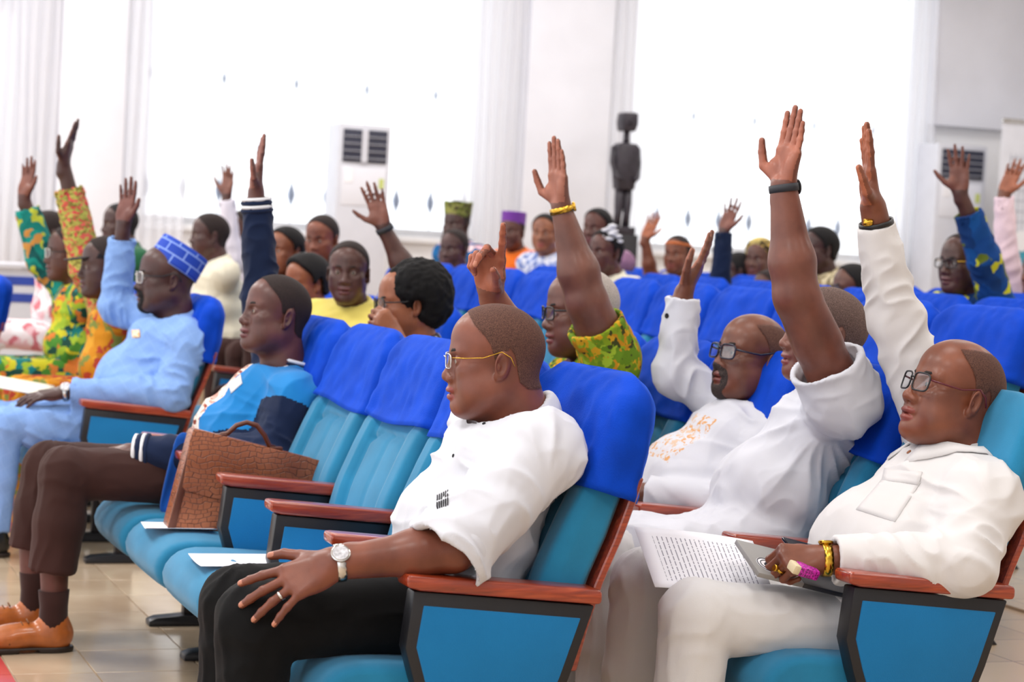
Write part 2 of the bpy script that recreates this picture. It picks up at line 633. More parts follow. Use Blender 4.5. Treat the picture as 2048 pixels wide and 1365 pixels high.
for i in range(len(edges) - 1):
    w = edges[i + 1] - edges[i] - 0.004
    key = round(w, 3)
    if key not in tile_cache:
        tile_cache[key] = {}
    for j in range(24):
        mat = 'tile_red' if edges[i + 1] <= -0.58 and i == 2 else 'tile'
        if mat not in tile_cache[key]:
            me = MB().box((-w / 2, -0.158, -0.004), (w / 2, 0.158, 0.0)).mesh('tile', bevel=0.0012, seg=1)
            me.materials.append(M[mat])
            tile_cache[key][mat] = me
        obj('tile', tile_cache[key][mat], None, floor, ((edges[i] + edges[i + 1]) / 2, 0.35 + 0.32 * j, 0.0))

RISE = {0: 0.0, 1: 0.0, 2: 0.15, 3: 0.16, 4: 0.17}
step_mat = M['slab']
for r, (x0, x1) in {2: (1.78, 2.80), 3: (2.80, 3.81), 4: (3.81, 10.5)}.items():
    s_ = MB().box((x0, -7, -0.003), (x1, 9.0, RISE[r])).build('floor_step', step_mat)
    tag(s_, kind='structure')
s_ = MB().box((-7, 9.0, -0.003), (10.5, 11.99, 0.30)).build('floor_step', step_mat)
tag(s_, kind='structure')

# ------------------------------------------------------------------ walls, windows, ceiling
YW = 12.0
ceil = MB().box((-7, -7, 4.5), (10.6, 12.3, 4.62)).build('ceiling', M['wall'])
tag(ceil, kind='structure')
WIN = [(1.62, 4.46, 1.36, 4.25), (5.78, 8.62, 1.36, 4.25), (-1.9, 0.62, 1.36, 4.25)]
xcuts = sorted([(a, b) for a, b, _, _ in WIN])
wb = MB()
x = -7.0
for a, b in xcuts:
    wb.box((x, YW, 0), (a, YW + 0.25, 4.5)); x = b
wb.box((x, YW, 0), (10.6, YW + 0.25, 4.5))
for a, b, z0, z1 in WIN:
    wb.box((a, YW, 0), (b, YW + 0.25, z0)); wb.box((a, YW, z1), (b, YW + 0.25, 4.5))
tag(wb.build('wall_far', M['wall']), kind='structure')
tag(MB().box((-7, -7.2, 0), (10.8, -7.0, 4.5)).build('wall_near', M['wall']), kind='structure')
tag(MB().box((10.6, -7, 0), (10.8, 12.25, 4.5)).build('wall_right', M['wall']), kind='structure')
tag(MB().box((8.66, YW - 0.10, 2.62), (10.59, YW - 0.002, 4.5)).build('wall_bulkhead', M['wall_cool']), kind='structure')
# pilasters beside and between the windows
for i, (a, b) in enumerate(((0.95, 1.45), (4.75, 5.5))):
    tag(MB().box((a, YW - 0.18, 0.28), (b, YW - 0.002, 4.5)).build('wall_pilaster', M['wall_cool'], bevel=0.01), kind='structure')

glass = NT('window_glass')
glass.set(Base_Color=(1, 1, 1, 1), Roughness=0.02, Transmission_Weight=1.0, Alpha=0.15)
M['glass'] = glass.m
M['frame_white'] = m_plain('white_aluminium', (235, 236, 240), 0.4, noise=0.02)
M['iron'] = m_plain('painted_iron', (150, 162, 186), 0.5, noise=0.05)
def window(idx, a, b, z0, z1):
    w = MB()
    w.box((a, YW + 0.10, z0), (b, YW + 0.16, z0 + 0.06)); w.box((a, YW + 0.10, z1 - 0.06), (b, YW + 0.16, z1))
    n = 1
    for i in range(n + 1):
        xx = a + (b - a - 0.05) * i / n
        w.box((xx, YW + 0.10, z0 + 0.06), (xx + 0.05, YW + 0.16, z1 - 0.06))
    root = w.build('window_%d' % idx, M['frame_white'])
    tag(root, kind='structure')
    for i in range(n):
        x0 = a + (b - a - 0.05) * i / n + 0.05; x1 = a + (b - a - 0.05) * (i + 1) / n
        MB().box((x0, YW + 0.125, z0 + 0.06), (x1, YW + 0.131, z1 - 0.06)).build('pane', M['glass'], root)
    sill = MB().box((a - 0.05, YW - 0.06, z0 - 0.05), (b + 0.05, YW + 0.1, z0)).build('window_sill', M['frame_white'], root, bevel=0.006)
    # wrought iron guard: thin bars with spear heads at two heights
    bars = []
    nb = int((b - a) / 0.31)
    for i in range(nb + 1):
        xx = a + 0.08 + (b - a - 0.16) * i / nb
        g = MB().box((xx - 0.004, YW + 0.196, z0), (xx + 0.004, YW + 0.204, z1))
        g.build('guard_bar', M['iron'], root)
        for zt, sc in ((1.66, 1.0), (2.55, 0.55)):
            if sc < 1 and i % 2: continue
            h = MB().lathe([(0.003, -0.11 * sc), (0.030 * sc, -0.035 * sc), (0.032 * sc, 0.0), (0.012 * sc, 0.06 * sc), (0.002, 0.12 * sc)], 6, (xx, YW + 0.20, zt))
            h.build('spear_head', M['iron'], root, smooth=True)
for i, w_ in enumerate(WIN):
    window(i + 1, *w_)

def sheer_mat(name, c, tr):
    t = NT(name)
    d = t.n('BsdfDiffuse'); d.inputs['Color'].default_value = lin(c)
    tl = t.n('BsdfTranslucent'); tl.inputs['Color'].default_value = lin(c)
    tp = t.n('BsdfTransparent')
    nz = t.n('TexNoise', Scale=400.0)
    t.l(t.coord(), nz.inputs['Vector'])
    m1 = t.n('MixShader', Fac=0.6); m2 = t.n('MixShader', Fac=tr)
    t.l(d.outputs[0], m1.inputs[1]); t.l(tl.outputs[0], m1.inputs[2])
    t.l(m1.outputs[0], m2.inputs[1]); t.l(tp.outputs[0], m2.inputs[2])
    t.l(m2.outputs[0], t.out.inputs['Surface'])
    return t.m
M['sheer'] = sheer_mat('sheer_white_net', (248, 248, 252), 0.5)
M['curtain'] = sheer_mat('white_curtain', (246, 246, 250), 0.15)
M['beige_curtain'] = sheer_mat('beige_curtain', (226, 214, 190), 0.05)
def curtain(x0, x1, z0, z1, mat, label, folds, amp=0.016, y=YW - 0.16):
    n = folds * 8
    V, F = [], []
    zs = np.linspace(z0, z1, 7)
    for i in range(n + 1):
        t = i / n
        for k, z in enumerate(zs):
            sw = 1.0 + 0.25 * math.sin(3 * z + i)
            V.append((x0 + (x1 - x0) * t + 0.012 * math.sin(2.2 * z + t * 9), y + amp * sw * math.sin(2 * math.pi * folds * t), z))
    m = len(zs)
    for i in range(n):
        for k in range(m - 1):
            F.append((i * m + k, i * m + k + 1, (i + 1) * m + k + 1, (i + 1) * m + k))
    o = obj('curtain', mesh_np('curtain', V, np.array(F)), mat)
    so = o.modifiers.new('cloth_thickness', 'SOLIDIFY'); so.thickness = 0.002
    return tag(o, label, 'curtain', 'white curtains along the windows')
curtain(1.46, 1.95, 0.5, 4.3, M['sheer'], 'sheer white curtain gathered at left edge of the window behind the raised navy sleeve', 6)
curtain(4.15, 4.74, 0.5, 4.3, M['sheer'], 'sheer white curtain at the pilaster side right of the first air conditioner', 7)
curtain(5.52, 5.95, 0.5, 4.3, M['sheer'], 'sheer white curtain just right of the dark carved statue', 5)
curtain(8.05, 8.65, 0.5, 4.3, M['sheer'], 'sheer white curtain right of the bracelet-wearing raised arm', 7)
curtain(0.45, 0.94, 0.5, 4.3, M['curtain'], 'white curtain behind the raised ochre sleeve at the far left', 6)
curtain(-0.35, 0.40, 0.5, 3.0, M['beige_curtain'], 'beige curtain hanging at the left picture edge', 9)
pelmet = MB().box((-0.5, YW - 0.30, 2.98), (0.42, YW - 0.1, 3.32)).build('pelmet', m_plain('pelmet_grey', (206, 204, 216), 0.7), bevel=0.01)
tag(pelmet, 'pale grey pelmet box above the beige curtain at upper left', 'pelmet')

# ------------------------------------------------------------------ auditorium seat
def interp(z, pts):
    return float(np.interp(z, [p[0] for p in pts], [p[1] for p in pts]))
FRONT = [(0.40, 0.195), (0.50, 0.212), (0.63, 0.245), (0.74, 0.292), (0.82, 0.330), (0.92, 0.365), (0.98, 0.385), (1.03, 0.408)]
REAR = [(0.40, 0.285), (0.50, 0.307), (0.61, 0.340), (0.70, 0.378), (0.80, 0.412), (0.90, 0.438), (0.98, 0.450), (1.03, 0.440)]
ZTOP = 1.03
def ring(z, infl=0.0, bol=True, noise=None, zshift=0.0):
    """cross-section of the backrest at height z, starting at near front edge"""
    xf, xr = interp(z, FRONT) - infl, interp(z, REAR) + infl
    w = 0.252 + infl
    top = ZTOP + infl
    t = min(1.0, max(0.0, (z - (top - 0.085)) / 0.085))
    w -= 0.115 * (1 - math.sqrt(max(0.0, 1 - t * t)))
    t2 = min(1.0, max(0.0, (z - (top - 0.045)) / 0.045))
    xc = (xf + xr) / 2; hx = (xr - xf) / 2 * math.sqrt(max(0.0, 1 - 0.96 * t2 * t2))
    out = []
    nf, ns, nr = 44, 5, 12
    e = 0.030
    def fx(y):
        d = 0.0
        a = abs(y) / w
        if bol and z < 0.86:
            s1 = min(1, max(0, (abs(y) - 0.150) / 0.020)); s1 = s1 * s1 * (3 - 2 * s1)
            fade = min(1, max(0, (0.86 - z) / 0.06))
            d -= 0.020 * s1 * fade
            d += 0.010 * math.exp(-((abs(y) - 0.150) / 0.007) ** 2) * fade
            zl = 0.775 - 0.02 * min(1, max(0, (abs(y) - 0.09) / 0.05))
            if abs(y) < 0.155:
                d += 0.012 * math.exp(-((z - zl) / 0.008) ** 2)
            if z < zl:
                d += 0.007 * math.exp(-(y / 0.006) ** 2)
                d -= 0.003 * math.sin(math.pi * min(1, abs(y) / 0.15)) 
        return d
    def rnd(a):
        return 1 - math.sqrt(max(0, 1 - a * a))
    for i in range(nf):                                         # front, from near (-y) to far (+y)
        y = -w + 2 * w * i / (nf - 1)
        ed = max(0, (abs(y) - (w - e)) / e)
        out.append((xc - hx + fx(y) + min(e, hx) * rnd(ed), y))
    for i in range(1, ns + 1):
        t3 = i / (ns + 1)
        out.append((xc - hx + min(e, hx) + (2 * hx - 2 * min(e, hx)) * t3 + (fx(w) * (1 - t3)), w))
    for i in range(nr):
        y = w - 2 * w * i / (nr - 1)
        ed = max(0, (abs(y) - (w - e)) / e)
        out.append((xc + hx - min(e, hx) * rnd(ed), y))
    for i in range(1, ns + 1):
        t3 = i / (ns + 1)
        out.append((xc + hx - min(e, hx) - (2 * hx - 2 * min(e, hx)) * t3 + fx(w) * t3, -w))
    return [(a, b, z + zshift) for a, b in out]

def loft(rings, cap0=True, cap1=True):
    n = len(rings[0])
    V = [p for r_ in rings for p in r_]
    F = []
    for i in range(len(rings) - 1):
        for j in range(n):
            j2 = (j + 1) % n
            F.append([i * n + j, i * n + j2, (i + 1) * n + j2, (i + 1) * n + j])
    if cap0: F.append(list(range(n - 1, -1, -1)))
    if cap1: F.append([(len(rings) - 1) * n + j for j in range(n)])
    return V, F

def soft_mesh(name, V, F, disp=None):
    me = mesh_np(name, V, F, smooth=False)
    bm = bmesh.new(); bm.from_mesh(me)
    bmesh.ops.recalc_face_normals(bm, faces=bm.faces)
    bm.normal_update()
    if disp is not None:
        P = np.array([v.co[:] for v in bm.verts]); N = np.array([v.normal[:] for v in bm.verts])
        P = P + N * disp(P)[:, None]
        for v, p in zip(bm.verts, P): v.co = p
    bm.to_mesh(me); bm.free()
    me.polygons.foreach_set('use_smooth', np.ones(len(me.polygons), dtype=bool))
    return me

zs = list(np.linspace(0.40, 0.70, 12)) + list(np.linspace(0.715, 0.86, 18)) + list(np.linspace(0.88, 1.02, 10)) + [1.026, 1.0299]
BACK_ME = soft_mesh('backrest', *loft([ring(z) for z in zs]))
COVER_ME = []
for vi in range(4):
    zc = list(np.linspace(0.812, 1.0, 16)) + list(np.linspace(1.005, 1.045, 9)) + [1.0478]
    rs = []
    for i, z in enumerate(zc):
        rg = ring(min(z, 1.0478), infl=0.018, bol=False)
        f = max(0.0, 1 - (z - 0.812) / 0.16)
        rg = [(x, y, zz - f * (x - 0.33) * 0.30 + f * 0.010 * math.sin(9 * y + vi * 2.1)) for x, y, zz in rg]
        if i < 2:                                               # hem
            rg = [(x + (0.003 if x > 0.38 else -0.003), y * 1.008, zz) for x, y, zz in rg]
        rs.append(rg)
    def dsp(P, vi=vi):
        q = P.copy(); q[:, 2] *= 0.45
        d = 0.007 * fold_noise(q + vi * 3.7, 0.085, vi * 11, (1.0, 1.0, 1.0)) * np.clip((1.05 - P[:, 2]) / 0.05, 0, 1)
        d += 0.004 * vnoise(P / 0.03 + vi, vi)
        return np.where(P[:, 2] < 0.826, 0.002, d)
    COVER_ME.append(soft_mesh('headrest_cover', *loft(rs), disp=dsp))
# plywood shell behind the backrest
MBs = MB()
shell = [(interp(z, REAR), z) for z in np.linspace(0.42, 0.83, 10)]
MBs.prism([(x - 0.002, z) for x, z in shell] + [(x + 0.016, z) for x, z in reversed(shell)], -0.256, 0.256)
SHELL_ME = MBs.mesh('back_shell', bevel=0.003, seg=1)
# cushion: waterfall front, rounded
prof = [(0.20, 0.30), (0.20, 0.405), (0.12, 0.422), (0.0, 0.432), (-0.11, 0.440), (-0.18, 0.440), (-0.222, 0.424), (-0.246, 0.398), (-0.256, 0.366), (-0.250, 0.335), (-0.232, 0.311), (-0.20, 0.297), (-0.10, 0.287), (0.05, 0.282)]
ys = [-0.247, -0.245, -0.235, -0.215, -0.12, 0.0, 0.12, 0.215, 0.235, 0.245, 0.247]
ins = [0.028, 0.014, 0.004, 0.0, -0.003, -0.004, -0.003, 0.0, 0.004, 0.014, 0.028]
pc = np.mean(np.array(prof), 0)
rs = []
for y, i_ in zip(ys, ins):
    rg = []
    for (x, z) in prof:
        d = np.array([x, z]) - pc
        L = np.linalg.norm(d)
        q = pc + d * (L - i_) / L
        rg.append((q[0], y, q[1]))
    rs.append(rg)
def resample(rg, n=44):
    P = np.array(rg + [rg[0]]); s = np.r_[0, np.cumsum(np.linalg.norm(np.diff(P, axis=0), axis=1))]
    t = np.linspace(0, s[-1], n, endpoint=False)
    return [tuple(np.interp(t_, s, P[:, k]) for k in range(3)) for t_ in t]
CUSH_ME = soft_mesh('seat_cushion', *loft([resample(r_) for r_ in rs]))
# stand: armrest, framed side panel, foot
arm_prof = [(-0.100, -0.004), (-0.092, 0.0), (0.322, -0.034), (0.330, -0.040), (0.330, -0.062), (0.322, -0.066), (-0.070, -0.034), (-0.098, -0.026)]
ARM_ME = MB().prism([(x, 0.637 + z) for x, z in arm_prof], -0.036, 0.036).mesh('armrest', bevel=0.007, seg=3)
PAN = [(-0.080, 0.602), (-0.092, 0.485), (-0.070, 0.415), (0.000, 0.225), (0.190, 0.215), (0.270, 0.418), (0.318, 0.568)]
PANEL_ME = MB().prism(PAN, -0.024, 0.024).mesh('panel_frame', bevel=0.005, seg=2)
INS = [(-0.058, 0.572), (-0.069, 0.487), (-0.048, 0.420), (0.018, 0.248), (0.176, 0.238), (0.247, 0.422), (0.286, 0.542)]
INSET_ME = MB().prism(INS, -0.0275, 0.0275).mesh('fabric_panel', bevel=0.002, seg=2)
LEG_ME = MB().box((0.06, -0.022, 0.02), (0.13, 0.022, 0.26)).mesh('leg', bevel=0.004)
fm = MB().prism([(-0.055, 0.0), (-0.055, 0.018), (-0.03, 0.028), (0.06, 0.036), (0.14, 0.036), (0.30, 0.022), (0.32, 0.0)], -0.034, 0.034)
FOOT_ME = fm.mesh('foot', bevel=0.004)
BOLT_ME = MB().lathe([(0.007, -0.028), (0.007, 0.028)], 8).mesh('bolt')
for me_, m_ in ((BACK_ME, 'teal'), (SHELL_ME, 'wood'), (CUSH_ME, 'teal'), (ARM_ME, 'wood'), (PANEL_ME, 'black'), (INSET_ME, 'panel_blue'), (LEG_ME, 'gunmetal'), (FOOT_ME, 'black')):
    me_.materials.append(M[m_])
for me_ in COVER_ME: me_.materials.append(M['velvet'])
S_ = 0.558
def seat(X, Y, label, cover=0, both=False, z=0.0, group='auditorium seats in rows', rz=0.0, near=True):
    root = empty('auditorium_seat', (X, Y, z))
    root.rotation_euler = (0, 0, rz)
    tag(root, label, 'seat', group)
    obj('seat_cushion', CUSH_ME, None, root)
    obj('backrest', BACK_ME, None, root)
    obj('back_shell', SHELL_ME, None, root)
    if cover is not None:
        obj('headrest_cover', COVER_ME[cover % 4], None, root)
    for yy, on in ((-S_ / 2, near), (S_ / 2, both)):
        if not on: continue
        a = obj('armrest', ARM_ME, None, root, (0, yy, 0))
        p = obj('side_panel', PANEL_ME, None, root, (0, yy, 0))
        obj('fabric_inset', INSET_ME, None, p)
        l = obj('leg', LEG_ME, None, root, (0, yy, 0))
        obj('foot', FOOT_ME, None, l)
    return root

# ------------------------------------------------------------------ people
def capcyl(fl, a, b, r, op='s', k=0.0):
    """flat-ended cylinder from a to b"""
    a = np.asarray(a, float); b = np.asarray(b, float)
    L = np.linalg.norm(b - a); u = (b - a) / L
    m = r + 0.03
    q = fl.sub(np.minimum(a, b) - m, np.maximum(a, b) + m)
    if q is None: return
    sl, x, y, z = q
    px, py, pz = x - np.float32(a[0]), y - np.float32(a[1]), z - np.float32(a[2])
    t = px * np.float32(u[0]) + py * np.float32(u[1]) + pz * np.float32(u[2])
    rr = np.sqrt(np.maximum(px * px + py * py + pz * pz - t * t, 0))
    d = np.maximum(rr - np.float32(r), np.abs(t - np.float32(L / 2)) - np.float32(L / 2))
    fl.put(sl, d, k, op)

def facing(yaw):
    return V3(-math.cos(yaw), math.sin(yaw), 0)

def head_frame(yaw, pitch, roll=0.0):
    """columns: forward, left, up"""
    f = facing(yaw) * math.cos(pitch) + V3(0, 0, math.sin(pitch))
    l = np.cross(V3(0, 0, 1), facing(yaw))
    u = np.cross(f, l)
    if roll:
        l, u = math.cos(roll) * l + math.sin(roll) * u, -math.sin(roll) * l + math.cos(roll) * u
    return np.stack([f, l, u], 1)

def build_head(h, neck_local, fat=1.0, jaw=1.0, nose=1.0, female=False, neck_r=0.058, lips=1.0, brow=1.0, slim=1.0):
    fl = Field((-0.150, -0.108, -0.235), (0.140, 0.108, 0.145), h)
    w = slim
    fl.ell((-0.010, 0, 0.030), (0.100, 0.0765 * w, 0.090), k=0.0)                       # skull
    fl.ell((0.012, 0, 0.050), (0.082, 0.070 * w, 0.066), k=0.03)                        # forehead
    fl.ell((0.035, 0, -0.030), (0.057, 0.060 * w, 0.082), k=0.03)                       # face
    fl.cone((0.060, -0.020, -0.092), (0.000, -0.052 * w * jaw, -0.058), 0.022, 0.022, 0.03)
    fl.cone((0.060, 0.020, -0.092), (0.000, 0.052 * w * jaw, -0.058), 0.022, 0.022, 0.03)
    fl.ell((0.076, 0, -0.102), (0.019, 0.024, 0.017), k=0.022)                           # chin
    for s in (-1, 1):
        fl.ell((0.045, s * 0.040 * w, -0.044), (0.036, 0.026 + 0.010 * (fat - 1), 0.036), k=0.03)   # cheek
        fl.ell((0.058, s * 0.046 * w, -0.019), (0.022, 0.016, 0.012), k=0.02)            # cheekbone
        if fat > 1.0:
            fl.ell((0.028, s * 0.050 * w, -0.075), (0.040, 0.022 * fat, 0.034), k=0.03)
    fl.ell((0.040, 0, -0.105), (0.040, 0.040 * fat, 0.018 * fat), k=0.03)                # under the chin
    [fl.cone((0.0825, s * 0.006, 0.0200), (0.0715, s * 0.041, 0.0215), 0.0125 * brow, 0.0115 * brow, 0.016) for s in (-1, 1)]   # brow
    fl.cone((0.0880, 0, 0.008), (0.1020, 0, -0.032), 0.0085, 0.0120 * nose, 0.016)        # nose
    fl.ell((0.1035, 0, -0.037), (0.0130, 0.0150 * nose, 0.0110), k=0.009)
    for s in (-1, 1):
        fl.ell((0.0945, s * 0.0165 * nose, -0.0405), (0.0125, 0.0088, 0.0090), k=0.007)
        fl.ell((0.0985, s * 0.036, 0.0), (0.0205, 0.0235, 0.0140), k=0.009, op='s')      # socket
        fl.ell((0.0770, s * 0.031, -0.0005), (0.0150, 0.0160, 0.0140), k=0.004)              # lids
        fl.ell((0.0940, s * 0.0312, -0.0015), (0.0105, 0.0135, 0.0050), k=0.001, op='s')
        fl.ell((0.101, s * 0.0080 * nose, -0.0490), (0.0055, 0.0045, 0.004), k=0.002, op='s')
    fl.ell((0.088, 0, -0.062), (0.014, 0.024, 0.018), k=0.012)                           # muzzle
    fl.ell((0.0935, 0, -0.0655), (0.0130 * lips, 0.0245, 0.0078 * lips), k=0.005)
    fl.ell((0.0910, 0, -0.0815), (0.0130 * lips, 0.0215, 0.0086 * lips), k=0.004)
    fl.ell((0.104, 0, -0.0733), (0.014, 0.0240, 0.0014), k=0.0025, op='s')
    nl = np.asarray(neck_local, float)
    scalp = None
    top = V3(-0.022, 0, -0.045)
    fl.cone(top, nl, neck_r * 0.96, neck_r * 1.14, 0.028)
    scalp = fl.D.copy()
    for s in (-1, 1):                                                                     # ears
        y = s * 0.0765 * w
        Re = np.array(Matrix.Rotation(s * 0.42, 3, 'Z') @ Matrix.Rotation(-0.12, 3, 'Y'))
        fl.ell((-0.012, y + s * 0.004, -0.006), (0.0185, 0.0070, 0.0315), Re, k=0.006)
        fl.ell((-0.004, y + s * 0.004, -0.030), (0.0095, 0.0065, 0.0105), Re, k=0.006)
        fl.ell((-0.0095, y + s * 0.0115, -0.006), (0.0110, 0.0085, 0.0205), Re, k=0.003, op='s')
        fl.ell((-0.0035, y + s * 0.0045, -0.010), (0.0055, 0.0050, 0.0075), Re, k=0.003)
    return fl, scalp

def hair_line(x, recede=0.0):
    xs_ = np.array([-0.13, -0.060, -0.040, -0.028, -0.016, 0.006, 0.016, 0.026, 0.040, 0.052, 0.064, 0.075, 0.11]) 
    zs_ = np.array([-0.062, -0.060, -0.045, 0.015, 0.030, 0.002, 0.004, 0.036, 0.056, 0.068, 0.082, 0.105, 0.20])
    return np.interp(x + recede, xs_, zs_)

def hair_mesh(fl, scalp, thick=0.0035, recede=0.0, bald=None, grow=None):
    x, y, z = fl.grid()
    r = z - hair_line(x, recede).astype(np.float32) + 0 * y
    if bald is not None:                                    # bald crown: ellipsoid (centre, radii) keeps hair out
        c, rr = bald
        e = np.sqrt(((x - c[0]) / rr[0]) ** 2 + ((y - c[1]) / rr[1]) ** 2 + ((z - c[2]) / rr[2]) ** 2) - 1
        r = np.minimum(r, e * min(rr))
    t = np.clip(r / 0.010, 0, 1)
    rim = -0.012
    off = np.where(r > rim, 0.0009 + (thick - 0.0009) * t, -0.004).astype(np.float32)
    V, F = fl.nets(np.maximum(scalp - off, -(scalp + 0.010)))
    rv = V[:, 2] - hair_line(V[:, 0], recede)
    if bald is not None:
        c, rr = bald
        rv = np.minimum(rv, (np.sqrt((((V - np.array(c)) / np.array(rr)) ** 2).sum(1)) - 1) * min(rr))
    return V, F, np.clip((rv + 0.010) / 0.026, 0, 1)

def beard_mesh(fl, scalp, kind='full', thick=0.003):
    x, y, z = fl.grid()
    if kind == 'full':
        r = np.minimum(-0.030 - z - np.maximum(0, (x - 0.05)) * 0.9, x + 0.012) + 0 * y
        r = np.minimum(r, z + 0.125)
        r = np.maximum(r, np.minimum(np.minimum(-0.0535 - z, z + 0.064), np.minimum(x - 0.085, 0.03 - np.abs(y))))
        lip = np.sqrt(((x - 0.096) / 0.02) ** 2 + (y / 0.026) ** 2 + ((z + 0.0735) / 0.0165) ** 2) - 1
        r = np.minimum(r, lip * 0.016)
    else:                                                   # goatee and moustache
        ring_ = 0.011 - np.abs(np.sqrt((y / 0.88) ** 2 + ((z + 0.079) * 0.95) ** 2) - 0.031)
        r = np.minimum(ring_, x - 0.060)
        r = np.maximum(r, np.minimum(np.minimum(-0.094 - z, 0.026 - np.abs(y)), x - 0.055))
    t = np.clip(r / 0.006, 0, 1)
    off = np.where(r > 0, thick * t, -0.004).astype(np.float32)
    return fl.nets(np.maximum(scalp - off, -(scalp + 0.010)))

FINGERS = [  # b offset, knuckle a, phalanx lengths, radius
    (0.029, 0.086, (0.043, 0.026, 0.021), 0.0092),
    (0.010, 0.091, (0.047, 0.030, 0.022), 0.0095),
    (-0.010, 0.087, (0.044, 0.028, 0.022), 0.0090),
    (-0.028, 0.078, (0.034, 0.021, 0.019), 0.0080)]
POSES = {
    'flat': dict(curl=[(0.08, 0.10, 0.06)] * 4, spread=(0.10, 0.03, -0.04, -0.12), thumb=(0.75, 0.25, 0.55, 0.30)),
    'open': dict(curl=[(0.05, 0.14, 0.10), (0.02, 0.12, 0.1), (0.06, 0.14, 0.1), (0.10, 0.18, 0.12)], spread=(0.16, 0.04, -0.08, -0.22), thumb=(0.8, 0.25, 0.6, 0.4)),
    'thumbup': dict(curl=[(-0.10, 0.05, 0.02), (-0.12, 0.06, 0.02), (-0.10, 0.06, 0.02), (-0.06, 0.08, 0.04)], spread=(0.03, 0.0, -0.02, -0.05), thumb=(0.95, 0.35, 0.18, 0.02)),
    'relax': dict(curl=[(0.15, 0.25, 0.2), (0.2, 0.3, 0.2), (0.22, 0.32, 0.2), (0.2, 0.3, 0.2)], spread=(0.12, 0.03, -0.06, -0.16), thumb=(0.6, 0.45, 0.35, 0.2)),
    'drape': dict(curl=[(0.30, 0.30, 0.15), (0.48, 0.42, 0.22), (0.52, 0.46, 0.24), (0.45, 0.40, 0.24)], spread=(0.24, 0.06, -0.12, -0.30), thumb=(0.75, 0.35, 0.7, 0.4)),
    'fist': dict(curl=[(1.15, 1.5, 0.9), (1.2, 1.55, 0.9), (1.2, 1.55, 0.9), (1.2, 1.5, 0.9)], spread=(0.02, 0.0, -0.02, -0.04), thumb=(0.45, 0.9, 0.05, -0.4)),
    'point': dict(curl=[(-0.02, 0.04, 0.02), (0.75, 1.05, 0.55), (1.1, 1.45, 0.8), (1.2, 1.5, 0.9)], spread=(0.06, 0.06, -0.02, -0.06), thumb=(0.55, 0.95, 0.35, 0.05)),
    'spread': dict(curl=[(0.02, 0.08, 0.05), (0.0, 0.08, 0.05), (0.05, 0.1, 0.06), (0.1, 0.15, 0.1)], spread=(0.14, 0.04, -0.06, -0.18), thumb=(0.95, 0.20, 0.75, 0.6)),
}
def hand_prims(fl, W, d, n, side, pose='flat', s=1.0):
    """side +1 left, -1 right; d towards fingertips, n where the palm faces; returns nail spots and knuckle data"""
    d = unit(d); n = unit(n - d * np.dot(n, d))
    t = np.cross(n, d) * side
    P = lambda a, b, c: W + s * (a * d + b * t - c * n)
    q = POSES[pose] if isinstance(pose, str) else pose
    nails, segs = [], []
    fl.cone(P(-0.030, 0, 0), P(0.012, 0, 0), 0.0265 * s, 0.025 * s, 0.012, flat=(n, 0.80))
    for i, (b, a, L, r) in enumerate(FINGERS):
        fl.cone(P(0.008, b * 0.55, 0), P(a, b, 0.001), 0.0150 * s, 0.0118 * s, 0.014)
        sp = q['spread'][i]
        d0 = math.cos(sp) * d + math.sin(sp) * t
        p = P(a, b, 0.001); c = 0.0
        for j in range(3):
            c += q['curl'][i][j]
            dj = math.cos(c) * d0 + math.sin(c) * n
            e = p + s * L[j] * dj
            ra = r * s * (1.0 - 0.09 * j); rb = r * s * (0.93 - 0.10 * j)
            fl.cone(p, e, ra, rb, 0.0035)
            if j < 2:
                fl.ell(e, (rb * 1.05,) * 3, k=0.002)
            p = e
            segs.append((i, j, p.copy(), dj))
        up_ = -(math.cos(c) * n - math.sin(c) * d0)
        nails.append((p + up_ * r * s * 0.75 + dj * 0.001, dj, up_))
    fl.ell(P(0.040, 0.026, -0.010), (0.026 * s, 0.018 * s, 0.016 * s), np.stack([unit(d * 0.8 + t * 0.45), unit(np.cross(unit(d * 0.8 + t * 0.45), n)), n], 1), k=0.012)
    fl.ell(P(0.040, -0.022, -0.008), (0.030 * s, 0.014 * s, 0.013 * s), np.stack([d, t, n], 1), k=0.012)
    a0, a1, a2, a3 = q['thumb']
    p = P(0.018, 0.022, -0.004)
    for j, (ang, L, ra, rb) in enumerate(((a0, 0.046, 0.0145, 0.0118), (a2, 0.034, 0.0112, 0.0098), (a3, 0.027, 0.0098, 0.0078))):
        dj = unit(math.cos(ang) * d + math.sin(ang) * t + (a1 if j == 0 else a1 * 0.6) * n)
        e = p + s * L * dj
        fl.cone(p, e, ra * s, rb * s, 0.008 if j == 0 else 0.0035)
        p = e
    nails.append((p - n * 0.006 * s, dj, -n))
    return dict(nails=nails, P=P, segs=segs, t=t, n=n, d=d)

def arm_field(el, wr, d, n, side, pose, h, s=1.0, sh=None, thick=1.0, rw=0.027):
    pts = [el, wr, wr + unit(d) * 0.20 * s] + ([sh] if sh is not None else [])
    lo = np.min(pts, 0) - 0.10; hi = np.max(pts, 0) + 0.10
    fl = Field(lo, hi, h)
    if sh is not None:
        fl.cone(sh, el, 0.053 * thick, 0.042 * thick, 0.0)
        fl.cone(sh * 0.45 + el * 0.55, el * 0.9 + sh * 0.1, 0.048 * thick, 0.042 * thick, 0.02)
    m = el * 0.70 + wr * 0.30
    fl.cone(el, m, 0.041 * thick, 0.043 * thick, 0.03)
    fl.cone(m, wr, 0.043 * thick, rw * s, 0.03)
    info = hand_prims(fl, wr, d, n, side, pose, s)
    return fl, info

